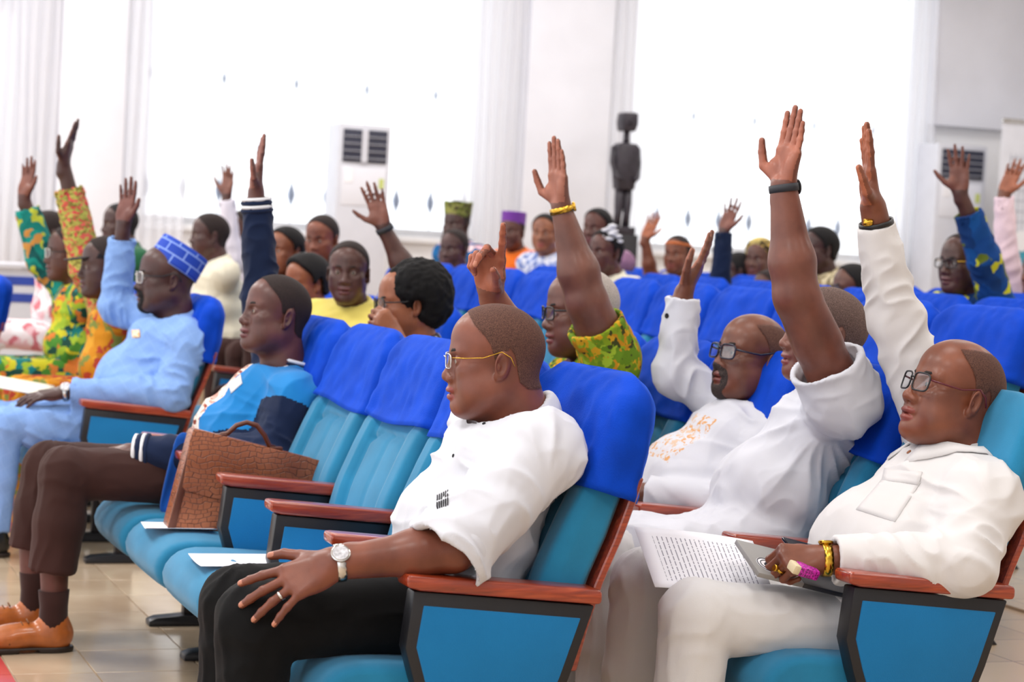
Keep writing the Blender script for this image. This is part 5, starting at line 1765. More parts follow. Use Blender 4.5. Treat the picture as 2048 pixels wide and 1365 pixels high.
# fg: silver watch, ring, stitched pocket stripes, buttons, dark collar edge
c, u = loc_wr(fg, 1, 0.012)
wrist_band(fg['root'], 'watch', c, u, fg[1]['info']['n'], 0.0345, M['silver'], 0.018, 0.004, (M['silver'], WATCH_W), 0.019, 0.86, dial_dir=V3(-0.2, -0.85, 0.75), links=1)
sg = [q for q in fg[1]['info']['segs'] if q[0] == 2 and q[1] == 0][0]
wrist_band(fg['root'], 'ring', sg[2] - sg[3] * 0.020 - fg['base'], sg[3], V3(0, 0, 1), 0.0096, M['silver'], 0.005, 0.0016, flat=1.0)
STRIPE = m_plain('black_stitching', (30, 30, 36), 0.8)
for k in range(6):
    x = 874 + k * 4.2
    patch(fg['shirt'], [(x, 992 - k * 2), (x + 1.8, 991 - k * 2), (x + 1.8, 1019 - k * 1.5), (x, 1020 - k * 1.5)], 1, 4, 0.0015, STRIPE, fg['root'], 'pocket_stripe')
for (x, y) in ((907, 912), (968, 848)):
    button(fg['shirt'], x, y, STRIPE, fg['root'], 0.004)
# right man
collar(rm, WARMWHITE, r0=0.083, stand=0.030, leaf=0.105, gap=0.22, lift=0.016, tilt=0.8, point=0.5)
for (x, y) in ((1818, 905), (1781, 915), (1801, 957), (1716, 1150)):
    button(rm['shirt'], x, y, BUTTON_BR, rm['root'], 0.0062)
patch(rm['shirt'], [(1770, 938), (1845, 946), (1838, 972), (1764, 962)], 8, 3, 0.002, WARMWHITE, rm['root'], 'pocket_flap', 0.003)
patch(rm['shirt'], [(1768, 955), (1842, 965), (1790, 1045), (1712, 1020)], 8, 8, 0.0008, WARMWHITE, rm['root'], 'chest_pocket', 0.002)
c, u = loc_wr(rm, 1, 0.004)
wrist_band(rm['root'], 'watch', c, u, rm[1]['info']['n'], 0.0345, M['gold'], 0.020, 0.0045, (M['gold'], WATCH_W), 0.016, 0.86, dial_dir=V3(0.0, 0.2, 1.0), links=1)
c = rm[-1]['cuff_pt'] - rm['base'] + unit(rm[-1]['wr'] - rm[-1]['el']) * 0.004
wrist_band(rm['root'], 'bracelet', c, unit(rm[-1]['wr'] - rm[-1]['el']), rm[-1]['info']['n'], 0.041, m_plain('black_leather_cord', (20, 18, 20), 0.4), 0.012, 0.004, flat=0.95)
wrist_band(rm['root'], 'bracelet_clasp', c + V3(-0.036, -0.022, 0.0), V3(0.85, -0.5, 0), V3(0, 0, 1), 0.006, M['gold'], 0.022, 0.003, flat=1.0)
sg = [q for q in rm[1]['info']['segs'] if q[0] == 2 and q[1] == 0][0]
wrist_band(rm['root'], 'ring', sg[2] - sg[3] * 0.024 - rm['base'], sg[3], V3(0, 0, 1), 0.0098, M['gold'], 0.007, 0.002, (M['gold'], M['gold']), 0.0075, 1.0, dial_dir=V3(-0.5, -0.6, 0.6))
# tunic man, green print man, yellow shirt, kaftan: watches
c, u = loc_wr(md, 1, 0.006)
wrist_band(md['root'], 'watch', c, u, md[1]['info']['n'], 0.0345, RUBBER, 0.019, 0.0045, (M['gunmetal'], WATCH_D), 0.018, 0.88, dial_dir=V3(1, -0.1, 0))
c, u = loc_wr(gr, 1, 0.012)
wrist_band(gr['root'], 'watch', c, u, gr[1]['info']['n'], 0.034, M['gold'], 0.018, 0.005, (M['gold'], M['gold']), 0.014, 0.88, dial_dir=V3(1, -0.4, 0), links=1)
c, u = loc_wr(ye, 1, 0.015)
wrist_band(ye['root'], 'watch', c, u, ye[1]['info']['n'], 0.032, RUBBER, 0.022, 0.005, (RUBBER, WATCH_D), 0.018, 0.88)
c, u = loc_wr(lb, 1, 0.010)
wrist_band(lb['root'], 'watch', c, u, lb[1]['info']['n'], 0.033, M['silver'], 0.018, 0.005, (M['silver'], WATCH_W), 0.020, 0.88, dial_dir=V3(-0.1, -0.8, 0.7), links=1)
# cufflink of the embroidered tunic
h_ = surf(gm['shirt'], 1334, 632)
if h_ is not None: button(gm['shirt'], 1334, 632, M['gunmetal'], gm['root'], 0.008, 'cufflink')
# varsity jacket ribs
RIBW = m_cloth('white_rib', (232, 234, 238), 0.9, 600, 0.4)
ax = unit(jk['spine'] * 0.6 + unit(jk['hd'] - jk['N']) * 0.4)
for k, m_ in enumerate((RIBW, NAVY, RIBW)):
    ring_at(jk, 'collar_rib', jk['N'] + ax * (0.010 + 0.011 * k), ax, 0.0755 - 0.001 * k, 0.0062, m_)
for side in (1, -1):
    a = jk[side]; u = unit(a['wr'] - a['el'])
    for k, m_ in enumerate((RIBW, NAVY, RIBW, NAVY)):
        ring_at(jk, 'cuff_rib', a['cuff_pt'] - u * (0.002 + 0.0125 * k), u, 0.0455 + 0.0010 * k + (0.007 if side == 1 else 0.0), 0.0068, m_)
patch(jk['shirt'], [(458, 772), (482, 750), (485, 768), (463, 788)], 4, 4, 0.002, RIBW, jk['root'], 'chest_badge', 0.002)
# shoes and socks
UP, SO = shoe_mesh()
TAN = m_plain('tan_leather', (176, 96, 40), 0.32, noise=0.18, nscale=18, coat=0.4)
DKSOLE = m_plain('dark_sole', (34, 22, 18), 0.5)
SOCK = m_cloth('brown_sock', (52, 28, 24), 0.95, 500, 0.5)
UP.materials.append(TAN); SO.materials.append(DKSOLE)
UPB = UP.copy(); UPB.materials.clear(); UPB.materials.append(m_plain('black_leather', (20, 18, 18), 0.3, coat=0.4))
def shoes(P, tan=False, dx=0.0):
    for kk, aa in zip(P['knees'], P['ankles']):
        z0 = P['base'][2]
        p = V3(aa[0] + dx, aa[1], z0) - P['base']
        s_ = obj('shoe', UP if tan else UPB, None, P['root'], p)
        obj('shoe_sole', SO, None, s_)
        if tan:
            for q in range(4):
                x = -0.078 - 0.017 * q; z = 0.0955 - 0.0085 * q
                lace = MB().tube([(x, -0.020, z - 0.004), (x - 0.004, 0.0, z + 0.004), (x, 0.020, z - 0.004)], 0.0028, 6)
                obj('lace', lace.mesh('lace', smooth=True), m_lace, s_)
            for br in (0.0, ):
                seam = MB().tube([(-0.135, -0.046, 0.030), (-0.150, -0.030, 0.062), (-0.165, 0.0, 0.072), (-0.150, 0.030, 0.062), (-0.135, 0.046, 0.030)], 0.0022, 6)
                obj('brogue_seam', seam.mesh('brogue_seam', smooth=True), m_seam, s_)
m_lace = m_plain('brown_lace', (120, 74, 40), 0.7)
m_seam = m_plain('brogue_stitch', (104, 52, 24), 0.6)
shoes(jk, True, 0.014)
for i, sy in enumerate((-0.12, 0.16)):
    sk = MB().tube([(0, 0, 0.188 + 0.01 * i), (0.002, 0, 0.14), (0.002, 0, 0.10), (0.0, 0, 0.07)], [0.0475, 0.043, 0.044, 0.044], 20)
    o = obj('sock', sk.mesh('sock', smooth=True), SOCK, jk['root'], (jk['ankles'][i][0] + 0.010 - jk['base'][0], sy, 0))
for P in (fg, lb, rm, md, gm):
    if 'ankles' in P: shoes(P)

# ------------------------------------------------------------------ headwear
def headpart(P, name, mb, mat, smooth=True, parent=None):
    mb.xform(*P['Th'])
    return obj(name, mb.mesh(name, smooth=smooth), mat, parent or P['root'])

def tilt_y(a):
    return np.array(Matrix.Rotation(a, 3, 'Y'))

def kufi(P, mat, c, rx, ry, hgt, tilt, flare=1.0, name='cap', soft=0.0):
    seg, nz = 48, 6
    V, F, UV = [], [], []
    for k in range(nz + 1):
        t = k / nz
        for j in range(seg):
            a = 2 * math.pi * j / seg
            s = 1 + (flare - 1) * t
            V.append((rx * s * math.cos(a), ry * s * math.sin(a), hgt * t + soft * math.sin(3 * a) * t))
    for k in range(nz):
        for j in range(seg):
            j2 = (j + 1) % seg
            F.append((k * seg + j, k * seg + j2, (k + 1) * seg + j2, (k + 1) * seg + j))
            UV.append([(j / seg, k / nz), ((j + 1) / seg, k / nz), ((j + 1) / seg, (k + 1) / nz), (j / seg, (k + 1) / nz)])
    top0 = nz * seg
    rings = [(0.985, 0.003), (0.93, 0.004), (0.6, 0.0), (0.2, -0.004)]
    b = top0
    for q, dz in rings:
        nb = len(V)
        for j in range(seg):
            a = 2 * math.pi * j / seg
            V.append((rx * flare * q * math.cos(a), ry * flare * q * math.sin(a), hgt + dz))
        for j in range(seg):
            j2 = (j + 1) % seg
            F.append((b + j, b + j2, nb + j2, nb + j)); UV.append([(0.5, 0.99)] * 4)
        b = nb
    F.append(tuple(b + j for j in range(seg))); UV.append([(0.5, 0.99)] * seg)
    R = tilt_y(-tilt)
    Vn = (np.array(V) @ R.T + np.array(c))
    Vn = Vn @ P['Th'][0].T + P['Th'][1]
    me = mesh_np(name, Vn, [list(f) for f in F])
    uv = me.uv_layers.new(name='UVMap')
    i = 0
    for f in UV:
        for q in f:
            uv.data[i].uv = q; i += 1
    o = obj(name, me, mat, P['root'])
    so = o.modifiers.new('thickness', 'SOLIDIFY'); so.thickness = 0.003; so.offset = -1
    return o

def kufi_mat():
    t = NT('blue_cap_lattice')
    br = t.n('TexBrick', Scale=1.0)
    br.offset = 0.5
    br.inputs['Color1'].default_value = lin((14, 62, 178)); br.inputs['Color2'].default_value = lin((18, 70, 190))
    br.inputs['Mortar'].default_value = lin((130, 160, 232))
    for k, v in (('Mortar Size', 0.035), ('Mortar Smooth', 0.2), ('Brick Width', 0.80), ('Row Height', 0.42)):
        br.inputs[k].default_value = v
    t.l(t.coord('UV', (6.4, 1, 1)), br.inputs['Vector'])
    t.set(Base_Color=br.outputs['Color'], Roughness=0.7)
    return t.m
kufi(lb, kufi_mat(), (-0.020, 0, 0.040), 0.101, 0.084, 0.088, 0.52, 0.95)
kufi(og, m_cloth('purple_velvet_cap', (118, 60, 160), 0.8), (-0.008, 0, 0.050), 0.100, 0.083, 0.085, 0.05, 1.02)
kufi(ca, m_print('green_cap_print', [(120, 130, 60), (90, 96, 40), (150, 150, 84), (80, 70, 50)], 40.0), (-0.010, 0, 0.050), 0.100, 0.084, 0.10, 0.0, 1.12, soft=0.010)
# peaked cap of the ochre man
cp = MB()
prof = [(0.104 * math.cos(a), 0.092 * math.sin(a)) for a in np.linspace(0.0, math.pi / 2 - 0.02, 9)]
cp.lathe(prof, 32)
cp.xform(np.diag([1.0, 0.83, 1.0]), V3(-0.010, 0, 0.035))
CAPM = m_cloth('charcoal_cap', (30, 28, 32), 0.9)
cap_o = headpart(l1, 'cap', cp, CAPM)
vz = MB()
ang = np.linspace(-0.62, 0.62, 13)
vz.add([(0.080 * math.cos(a) + 0.005, 0.088 * math.sin(a), 0.042) for a in ang] + [(0.172 * math.cos(a * 0.75), 0.100 * math.sin(a), 0.026) for a in ang] + [(0.080 * math.cos(a) + 0.005, 0.088 * math.sin(a), 0.037) for a in ang] + [(0.172 * math.cos(a * 0.75), 0.100 * math.sin(a), 0.021) for a in ang],
       [[i, i + 1, 14 + i, 13 + i] for i in range(12)] + [[26 + i, 39 + i, 40 + i, 27 + i] for i in range(12)] + [[13 + i, 14 + i, 40 + i, 39 + i] for i in range(12)])
headpart(l1, 'visor', vz, CAPM, parent=cap_o)
# afro of the woman with glasses
fa = Field((-0.20, -0.16, -0.13), (0.12, 0.16, 0.19), 0.006)
fa.ell((-0.040, 0, 0.050), (0.118, 0.112, 0.108), k=0.0)
fa.ell((-0.070, 0, -0.005), (0.085, 0.098, 0.085), k=0.04)
fa.ell((0.105, 0, -0.030), (0.085, 0.066, 0.098), k=0.02, op='s')
fa.ell((0.030, 0, -0.120), (0.10, 0.075, 0.085), k=0.02, op='s')
for s in (-1, 1):
    fa.ell((-0.005, s * 0.10, -0.015), (0.030, 0.035, 0.034), k=0.015, op='s')
Va, Fa = fa.nets()
na = vnormals(Va, Fa)
Va = Va + na * (0.0045 * vnoise(Va / 0.013, 3) + 0.004 * vnoise(Va / 0.03, 4))[:, None]
AFRO = m_plain('curly_black_hair', (12, 11, 13), 0.8, noise=0.3, nscale=150, spec=0.25)
obj('hair', mesh_np('hair', cw['tow'](Va), Fa), AFRO, cw['root'])
# flower, headband
for k in range(5):
    a = k * 2 * math.pi / 5
    pt = MB().lathe([(0.002, -0.010), (0.022, -0.004), (0.026, 0.004), (0.016, 0.010), (0.002, 0.012)], 10, (0.0, 0.0, 0.0))
    pt.xform(np.eye(3), V3(0.045 + 0.0 * k, 0.055 + 0.028 * math.cos(a), 0.105 + 0.030 * math.sin(a)))
    headpart(flw, 'flower_petal', pt, M['paper'])
for k in range(4):
    pt = MB().lathe([(0.002, -0.012), (0.024, -0.004), (0.026, 0.006), (0.002, 0.014)], 10)
    pt.xform(np.eye(3), V3(-0.02 + 0.022 * k, 0.075 + 0.01 * (k % 2), 0.065 + 0.028 * k))
    headpart(flw, 'flower_petal', pt, M['paper'])
hb = MB().tube([(-0.010 + 0.101 * math.cos(a), 0.0785 * math.sin(a), 0.062 + 0.012 * math.cos(a)) for a in np.linspace(0, 2 * math.pi, 32, endpoint=False)], 0.009, 8, closed=True)
headpart(n9, 'headband', hb, m_cloth('orange_headband', (206, 110, 50), 0.8))

# ------------------------------------------------------------------ papers, briefcase, folder
def text_mat(name, lines=26.0, dirn=0):
    t = NT(name)
    tc = t.n('TexCoord')
    sep = t.n('SeparateXYZ'); t.l(tc.outputs['Generated'], sep.inputs[0])
    m1 = t.n('Math', operation='MULTIPLY'); m1.inputs[1].default_value = lines; t.l(sep.outputs[dirn], m1.inputs[0])
    fr = t.n('Math', operation='FRACT'); t.l(m1.outputs[0], fr.inputs[0])
    lt = t.n('Math', operation='LESS_THAN'); lt.inputs[1].default_value = 0.24; t.l(fr.outputs[0], lt.inputs[0])
    fl_ = t.n('Math', operation='FLOOR'); t.l(m1.outputs[0], fl_.inputs[0])
    cmb = t.n('CombineXYZ'); 
    m2 = t.n('Math', operation='MULTIPLY'); m2.inputs[1].default_value = 34.0; t.l(sep.outputs[1 - dirn], m2.inputs[0])
    t.l(m2.outputs[0], cmb.inputs[0]); t.l(fl_.outputs[0], cmb.inputs[1])
    nz = t.n('TexNoise', Scale=1.0, Detail=0.0); t.l(cmb.outputs[0], nz.inputs['Vector'])
    gt = t.n('Math', operation='GREATER_THAN'); gt.inputs[1].default_value = 0.42; t.l(nz.outputs['Fac'], gt.inputs[0])
    mg = t.n('Math', operation='MULTIPLY'); t.l(lt.outputs[0], mg.inputs[0]); t.l(gt.outputs[0], mg.inputs[1])
    # margins
    cur = mg.outputs[0]
    for ax, lo, hi in ((dirn, 0.12, 0.90), (1 - dirn, 0.12, 0.86)):
        a = t.n('Math', operation='GREATER_THAN'); a.inputs[1].default_value = lo; t.l(sep.outputs[ax], a.inputs[0])
        b = t.n('Math', operation='LESS_THAN'); b.inputs[1].default_value = hi; t.l(sep.outputs[ax], b.inputs[0])
        k = t.n('Math', operation='MULTIPLY'); t.l(a.outputs[0], k.inputs[0]); t.l(b.outputs[0], k.inputs[1])
        k2 = t.n('Math', operation='MULTIPLY'); t.l(k.outputs[0], k2.inputs[0]); t.l(cur, k2.inputs[1]); cur = k2.outputs[0]
    t.set(Base_Color=t.mix(cur, lin((240, 239, 246)), lin((150, 148, 160))), Roughness=0.8)
    return t.m
TEXT = text_mat('printed_page')
TEXT_Y = text_mat('printed_page_turned', 22.0, 0)
def sheet(name, o, ex, ey, w, l, mat, label, bend=0.0, curl=0.0, cat='paper', group=None, thick=0.0006):
    """paper lying with corner o, along ex (w) and ey (l)"""
    ex, ey = unit(ex), unit(ey); n = unit(np.cross(ex, ey))
    if n[2] < 0: n = -n
    nu, nv = 10, 10
    ez = n
    V = []
    for i in range(nu + 1):
        for j in range(nv + 1):
            u, v = i / nu, j / nv
            V.append((u * w, v * l, bend * math.sin(math.pi * u) + curl * (max(0, u - 0.6)) ** 2))
    F = np.array([(i * (nv + 1) + j, (i + 1) * (nv + 1) + j, (i + 1) * (nv + 1) + j + 1, i * (nv + 1) + j + 1) for i in range(nu) for j in range(nv)])
    me = mesh_np(name, V, F)
    ob = obj(name, me, mat)
    Rm = np.stack([ex, np.cross(ez, ex), ez], 1)
    if np.dot(np.cross(ez, ex), ey) < 0:
        for v in me.vertices: v.co.y = -v.co.y
    ob.matrix_world = Matrix.Translation(o) @ Matrix(Rm.tolist()).to_4x4()
    so = ob.modifiers.new('thickness', 'SOLIDIFY'); so.thickness = thick
    return tag(ob, label, cat, group)
G = 'papers lying on the seats'
sheet('printed_sheet', V3(-0.232, 0.965, 0.4465), V3(0.05, 1, 0), V3(1, -0.05, 0.0), 0.21, 0.297, TEXT_Y, 'printed white sheet on the middle empty seat', group=G, bend=-0.004)
sheet('printed_sheet', V3(-0.245, 0.665, 0.4465), V3(0.35, 1, 0), V3(1, -0.35, 0.0), 0.21, 0.26, TEXT_Y, 'white sheet on the empty seat behind the resting hand', group=G, bend=0.004)
sheet('printed_sheet', V3(-0.235, 1.775, 0.4465), V3(-0.1, -1, 0), V3(1, -0.1, 0.0), 0.19, 0.20, M['paper'], 'white sheet sticking out in front of the brown briefcase', group=G, curl=0.06)

def croc_mat():
    t = NT('crocodile_leather')
    v = t.coord(scale=(1, 1, 1))
    br = t.n('TexBrick', Scale=1.0); br.offset = 0.35
    for k, val in (('Mortar Size', 0.0016), ('Mortar Smooth', 0.8), ('Brick Width', 0.021), ('Row Height', 0.015)):
        br.inputs[k].default_value = val
    br.inputs['Color1'].default_value = (1, 1, 1, 1); br.inputs['Color2'].default_value = (0.85, 0.85, 0.85, 1); br.inputs['Mortar'].default_value = (0, 0, 0, 1)
    nz = t.n('TexNoise', Scale=16.0, Detail=2.0); t.l(v, nz.inputs['Vector'])
    mx = t.n('Mix', data_type='RGBA', blend_type='LINEAR_LIGHT'); mx.inputs[0].default_value = 0.022
    sw = t.n('SeparateXYZ'); t.l(v, sw.inputs[0])
    cb = t.n('CombineXYZ'); t.l(sw.outputs[0], cb.inputs[0]); t.l(sw.outputs[2], cb.inputs[1])
    t.l(cb.outputs[0], mx.inputs[6]); t.l(nz.outputs['Color'], mx.inputs[7])
    t.l(mx.outputs[2], br.inputs['Vector'])
    n2 = t.n('TexNoise', Scale=7.0, Detail=3.0); t.l(v, n2.inputs['Vector'])
    base = t.ramp(n2.outputs['Fac'], [(0.3, lin((126, 66, 38))), (0.7, lin((172, 104, 68)))])
    t.set(Base_Color=t.mix(br.outputs['Fac'], base, lin((104, 56, 34))), Roughness=0.34)
    t.bump(br.outputs['Color'], 0.5, 0.003)
    return t.m
CROC = croc_mat()
EDGE = m_plain('brown_leather_edge', (92, 46, 26), 0.4)
bc = empty('briefcase', (-0.178, 3 * S_ + 0.03, 0.430))
tag(bc, 'brown crocodile leather briefcase standing on an empty seat', 'briefcase')
bc.rotation_euler = (0, 0, -0.06)
T_ = 0.055
B2 = MB().prism([(0.0, 0.016), (0.012, 0.002), (0.36, 0.002), (0.40, 0.010), (0.445, 0.215), (0.062, 0.302)], -T_, T_)
B2.build('case_body', CROC, bc, bevel=0.012, seg=3)
fl_poly = [(0.036, 0.135), (0.046, 0.125), (0.30, 0.060), (0.418, 0.080), (0.449, 0.218), (0.062, 0.306), (0.052, 0.27)]
MB().prism(fl_poly, -T_ - 0.006, -T_ + 0.001).build('flap', CROC, bc, bevel=0.004, seg=2)
gus = MB().prism([(0.0, 0.016), (0.012, 0.004), (0.024, 0.018), (0.076, 0.296), (0.062, 0.303)], -T_ - 0.004, -T_ + 0.004)
gus.build('gusset_edge', EDGE, bc, bevel=0.003)
hp = [V3(0.150, 0, 0.283), V3(0.170, 0, 0.288), V3(0.195, 0, 0.312), V3(0.225, 0, 0.322), V3(0.255, 0, 0.314), V3(0.280, 0, 0.285), V3(0.295, 0, 0.255), V3(0.312, 0, 0.250)]
MB().tube(hp, 0.0075, 8).build('handle', EDGE, bc, smooth=True)
for x, z in ((0.148, 0.281), (0.314, 0.247)):
    MB().box((x - 0.02, -0.012, z - 0.006), (x + 0.02, 0.012, z + 0.006)).build('handle_tab', EDGE, bc, bevel=0.003)

# right man's papers
sheet('printed_sheet', V3(0.560, -0.075, 0.566), unit(V3(0.30, -0.02, -0.03)), unit(V3(0.01, 0.17, 0.105)), 0.30, 0.21, TEXT, 'printed white sheet lying across the knees of the man with the gold watch', bend=0.006)
fo = empty('folder', (0.765, -0.165, 0.602)); tag(fo, 'grey document folder with round emblem on the lap at right', 'folder')
fR = (0.42, 0.22, 0.06); fo.rotation_euler = fR
FG_ = m_plain('grey_folder_cover', (150, 148, 146), 0.45, noise=0.05)
MB().box((0, 0, 0), (0.125, 0.14, 0.012)).build('cover', FG_, fo, bevel=0.002)
MB().box((0.122, -0.001, 0.0005), (0.30, 0.139, 0.0125)).build('dark_cover_band', m_plain('dark_folder_band', (46, 46, 52), 0.4), fo, bevel=0.002)
MB().box((0.004, 0.003, 0.003), (0.29, 0.137, 0.009)).build('pages', M['paper'], fo)
em = MB().lathe([(0.001, 0.0122), (0.030, 0.0123), (0.030, 0.0128), (0.001, 0.0128)], 28, (0.045, 0.045, 0)); em.build('emblem_disc', M['paper'], fo)
for rr in (0.028, 0.020):
    MB().tube([(0.045 + rr * math.cos(a), 0.045 + rr * math.sin(a), 0.0131) for a in np.linspace(0, 2 * math.pi, 28, endpoint=False)], 0.0012, 5, closed=True).build('emblem_ring', M['ink'], fo)
MB().prism([(0.034, 0.036), (0.056, 0.036), (0.056, 0.048), (0.045, 0.060), (0.034, 0.048)], 0.0128, 0.0136, axis=2).build('emblem_shield', M['ink'], fo)
ph = MB().box((-0.075, -0.036, -0.004), (0.075, 0.036, 0.004)).build('phone', m_plain('black_glass', (8, 10, 18), 0.12), bevel=0.003)
ph.location = (0.965, -0.06, 0.640); ph.rotation_euler = (0.42, 0.22, 0.10)
tag(ph, 'black phone held over the grey folder', 'phone')
pk = MB().box((-0.052, -0.018, -0.012), (0.0, 0.018, 0.012)).build('wrapper', m_plain('magenta_glitter', (196, 40, 170), 0.35, noise=0.5, nscale=260), bevel=0.005)
pk.location = at(1632, 1148, Y=-0.215); pk.rotation_euler = (0.3, 0.25, 0.05)
tag(pk, 'magenta glitter wrapped packet under the hand with the gold ring', 'packet')
pe = MB().box((-0.018, -0.017, -0.011), (0.0, 0.017, 0.011)).build('packet_end', m_plain('cream_card', (222, 206, 170), 0.6), pk, (-0.050, 0, 0), bevel=0.004)
# kaftan man's document
sheet('document', at(-60, 765, Y=SEC2 + 0.1), V3(1, 0.12, -0.16), V3(-0.05, 1, 0.15), 0.40, 0.24, m_plain('cream_card_document', (244, 242, 226), 0.7, noise=0.01), 'cream document folder on the lap beside the light blue kaftan', cat='document', thick=0.004)
# jacket hem hanging beside the briefcase, emblem on the kaftan
rows_ = [[(352, 868), (372, 862), (392, 880)], [(340, 915), (358, 920), (378, 930)], [(328, 965), (342, 975), (356, 985)], [(316, 1020), (326, 1026), (336, 1034)]]
Vh_ = [at(x, y, Y=YJ - 0.195 - 0.012 * math.sin(i * 1.3 + k * 2)) for i, rw_ in enumerate(rows_) for k, (x, y) in enumerate(rw_)]
Fh_ = np.array([(i * 3 + k, i * 3 + k + 1, i * 3 + k + 4, i * 3 + k + 3) for i in range(3) for k in range(2)])
jh = obj('jacket_hem', mesh_np('jacket_hem', np.array(Vh_) - jk['base'], Fh_), m_cloth('jacket_lining_blue', (18, 84, 176), 0.85), jk['root'])
so = jh.modifiers.new('round', 'SUBSURF'); so.levels = 2; so.render_levels = 2
so = jh.modifiers.new('thickness', 'SOLIDIFY'); so.thickness = 0.008
patch(lb['shirt'], [(264, 661), (280, 660), (281, 676), (265, 677)], 3, 3, 0.002, m_print('kaftan_emblem', [(236, 200, 150), (222, 160, 90), (236, 220, 200)], 90.0), lb['root'], 'chest_emblem', 0.002)

# ------------------------------------------------------------------ along the far wall
VENT = m_plain('dark_vent', (46, 48, 66), 0.6)
def air_conditioner(x0, x1, ztop, label, divider=True, y=11.5, z0=0.30):
    root = empty('air_conditioner', ((x0 + x1) / 2, y, z0))
    tag(root, label, 'air conditioner', 'floor-standing air conditioners')
    w = (x1 - x0) / 2; H_ = ztop - z0
    MB().box((-w, 0, 0), (w, 0.34, H_)).build('cabinet', M['white_plastic'], root, bevel=0.012)
    vz0, vz1 = H_ - 0.30, H_ - 0.045
    MB().box((-w * 0.84, -0.012, vz0), (w * 0.84, 0.004, vz1)).build('vent', VENT, root, bevel=0.002)
    for k in range(4):
        z = vz0 + 0.03 + k * (vz1 - vz0 - 0.03) / 4
        MB().box((-w * 0.84, -0.020, z), (w * 0.84, -0.012, z + 0.004)).build('louvre', M['white_plastic'], root)
    if divider:
        MB().box((-0.030, -0.024, vz0), (0.018, -0.010, vz1)).build('divider', M['white_plastic'], root)
    MB().box((-w * 0.84, -0.006, vz0 - 0.34), (w * 0.84, 0.002, vz0 - 0.04)).build('control_panel', M['wall_cool'], root, bevel=0.003)
    MB().box((w * 0.60, -0.010, vz0 - 0.20), (w * 0.78, -0.004, vz0 - 0.12)).build('energy_sticker', m_plain('lime_sticker', (196, 206, 120), 0.5), root)
    MB().box((-w * 0.72, -0.010, vz0 - 0.16), (-w * 0.42, -0.004, vz0 - 0.05)).build('paper_label', M['paper'], root)
    for k in range(7):
        z = 0.12 + 0.055 * k
        MB().box((-w * 0.8, -0.008, z), (w * 0.8, 0.002, z + 0.018)).build('intake_slat', M['wall_cool'], root)
    return root
p, q = at(680, 245, Y=11.5), at(784, 252, Y=11.5)
air_conditioner(p[0], q[0], p[2], 'white floor-standing air conditioner with divided dark vent, left of centre')
p, q = at(1878, 286, Y=11.45), at(1976, 290, Y=11.45)
air_conditioner(p[0], q[0], min(p[2], 2.58), 'white floor-standing air conditioner with dark vent behind the raised hand at right', False, 11.45)

# carved wooden figure on a plinth
EBONY = m_plain('ebony_wood', (44, 38, 48), 0.42, noise=0.2, nscale=30)
sx, sy = at(1246, 400, Y=11.2)[0], 11.2
zt = at(1253, 226, Y=11.2)[2]
st = empty('carved_statue', (sx, sy, zt - 0.98)); tag(st, 'tall dark carved wooden figure standing on a block between the windows', 'statue')
MB().box((-0.09, -0.08, 0.0), (0.09, 0.08, 0.06)).build('base', EBONY, st, bevel=0.008)
for s in (-1, 1):
    lg = MB().tube([(s * 0.040 - 0.008, 0, 0.05), (s * 0.038 - 0.006, -0.015, 0.16), (s * 0.036, -0.005, 0.24), (s * 0.034, 0.0, 0.40)], [0.034, 0.030, 0.038, 0.040], 10)
    lg.build('leg', EBONY, st, smooth=True)
    ar = MB().tube([(s * 0.098, 0, 0.70), (s * 0.112, -0.01, 0.58), (s * 0.095, -0.05, 0.46), (s * 0.060, -0.085, 0.44)], [0.030, 0.026, 0.022, 0.020], 10)
    ar.build('arm', EBONY, st, smooth=True)
MB().prism([(-0.072, 0.36), (0.072, 0.36), (0.085, 0.46), (0.105, 0.70), (0.070, 0.735), (-0.070, 0.735), (-0.105, 0.70), (-0.085, 0.46)], -0.062, 0.062).build('torso', EBONY, st, bevel=0.012)
MB().tube([(0, 0, 0.72), (0, 0, 0.84)], [0.030, 0.024], 12).build('neck', EBONY, st, smooth=True)
hdm = MB().prism([(-0.058, 0.83), (0.050, 0.83), (0.070, 0.89), (0.068, 0.975), (0.050, 0.985), (-0.060, 0.98), (-0.070, 0.90)], -0.070, 0.070)
hh_ = hdm.build('head', EBONY, st, bevel=0.012)
MB().prism([(-0.008, 0.885), (0.008, 0.885), (0.006, 0.925), (-0.006, 0.925)], -0.088, -0.066).build('nose', EBONY, hh_, bevel=0.003)
pl = MB().box((-0.085, -0.085, 0.30), (0.085, 0.085, zt - 0.98)).build('plinth', m_plain('black_plinth', (34, 32, 38), 0.5), bevel=0.006)
pl.location = (sx + 0.03, sy, 0); tag(pl, 'black square plinth under the carved wooden figure', 'plinth')

# roll-up banner at the right
bx = at(2006, 240, Y=10.9); bx2 = bx[0] + 0.85
bn = empty('rollup_banner', (bx[0] + 0.42, 10.9, 0.30)); tag(bn, 'pale roll-up banner with grey drawing and teal foot at the right edge', 'banner')
W_, HB = 0.42, bx[2] - 0.30
MB().box((-W_, 0, 0.08), (W_, 0.004, HB)).build('panel', m_plain('pale_banner', (228, 230, 240), 0.6, noise=0.02), bn)
MB().box((-W_ - 0.01, -0.05, 0.0), (W_ + 0.01, 0.06, 0.08)).build('base_case', M['silver'], bn, bevel=0.01)
MB().box((-W_ - 0.005, -0.012, HB - 0.02), (W_ + 0.005, 0.014, HB + 0.015)).build('top_rail', M['silver'], bn, bevel=0.004)
GREYP = m_plain('grey_print', (176, 178, 190), 0.7)
TEALP = m_plain('teal_print', (60, 160, 186), 0.6)
MB().box((-W_ + 0.10, -0.003, 0.10), (W_, -0.001, HB - 1.02)).build('teal_block', TEALP, bn)
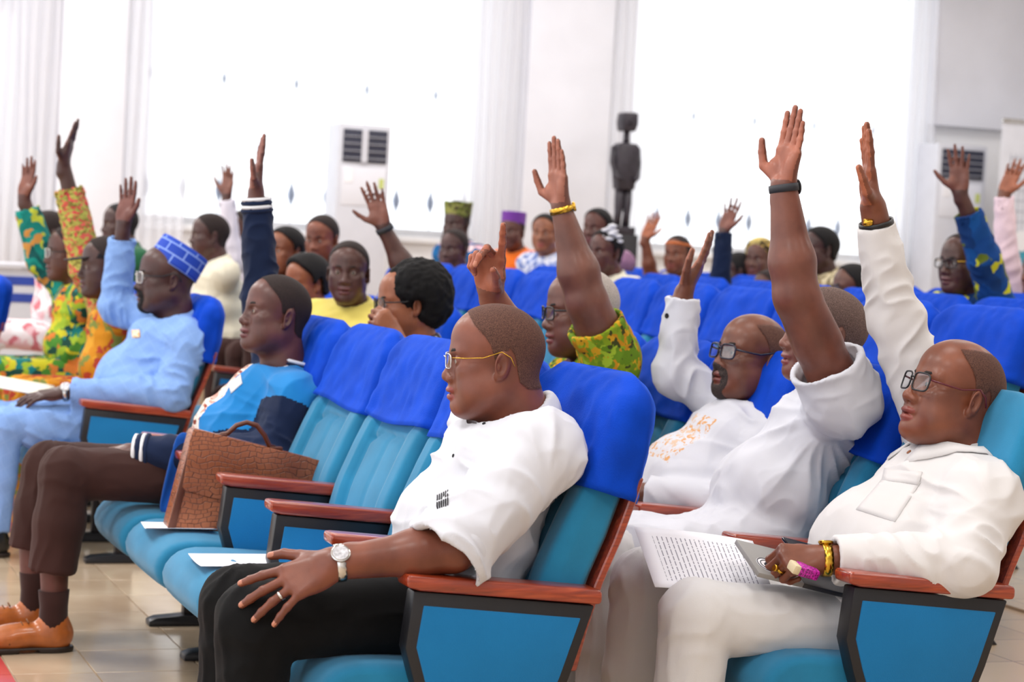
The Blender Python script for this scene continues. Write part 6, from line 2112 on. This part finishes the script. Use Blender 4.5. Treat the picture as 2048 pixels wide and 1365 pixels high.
for k in range(6):
    MB().box((-W_ + 0.10 + 0.05 * k, -0.003, HB - 0.95), (-W_ + 0.106 + 0.05 * k, -0.001, HB - 0.28)).build('printed_line', GREYP, bn)
for k in range(8):
    MB().box((-W_ + 0.10, -0.0032, HB - 0.95 + 0.09 * k), (-W_ + 0.36, -0.0012, HB - 0.944 + 0.09 * k)).build('printed_line', GREYP, bn)
MB().lathe([(0.001, -0.001), (0.09, -0.001), (0.09, 0.001), (0.001, 0.001)], 28).xform(np.array([[1, 0, 0], [0, 0, 1], [0, -1, 0]]), V3(-W_ + 0.26, -0.005, HB - 1.02)).build('printed_disc', M['paper'], bn)

# striped desk and a blue-covered seat at the left edge
dz = at(40, 528, Y=9.4)[2]
dx0, dx1 = at(-60, 540, Y=9.4)[0], at(78, 540, Y=9.4)[0]
dk = empty('desk', ((dx0 + dx1) / 2, 9.6, 0.30)); tag(dk, 'white desk with blue bands at the left edge behind the teal sleeve', 'desk')
hw = (dx1 - dx0) / 2; hz = dz - 0.30
BLUEP = m_plain('blue_band', (40, 66, 160), 0.5)
MB().box((-hw, -0.22, hz - 0.03), (hw, 0.3, hz)).build('desk_top', M['white_plastic'], dk, bevel=0.005)
for s in (-1, 1):
    MB().box((s * (hw - 0.03) - 0.02, -0.18, 0), (s * (hw - 0.03) + 0.02, 0.28, hz - 0.03)).build('side_panel', M['white_plastic'], dk)
MB().box((-hw + 0.01, -0.185, 0.05), (hw - 0.01, -0.165, hz - 0.035)).build('front_panel', M['white_plastic'], dk)
for z in (hz - 0.11, hz - 0.22):
    MB().box((-hw + 0.012, -0.192, z - 0.028), (hw - 0.012, -0.184, z + 0.028)).build('blue_stripe', BLUEP, dk)
MB().lathe([(0.001, -0.002), (0.03, -0.002), (0.03, 0.002), (0.001, 0.002)], 24).xform(np.array([[1, 0, 0], [0, 0, 1], [0, -1, 0]]), V3(hw - 0.22, -0.190, hz - 0.34)).build('cable_hole', M['black'], dk)
ex = at(2, 545, Y=5.9)
seat(ex[0] - 0.44, 5.9, 'blue-covered seat cut off by the left picture edge', 2, group='auditorium seats in rows', both=True)
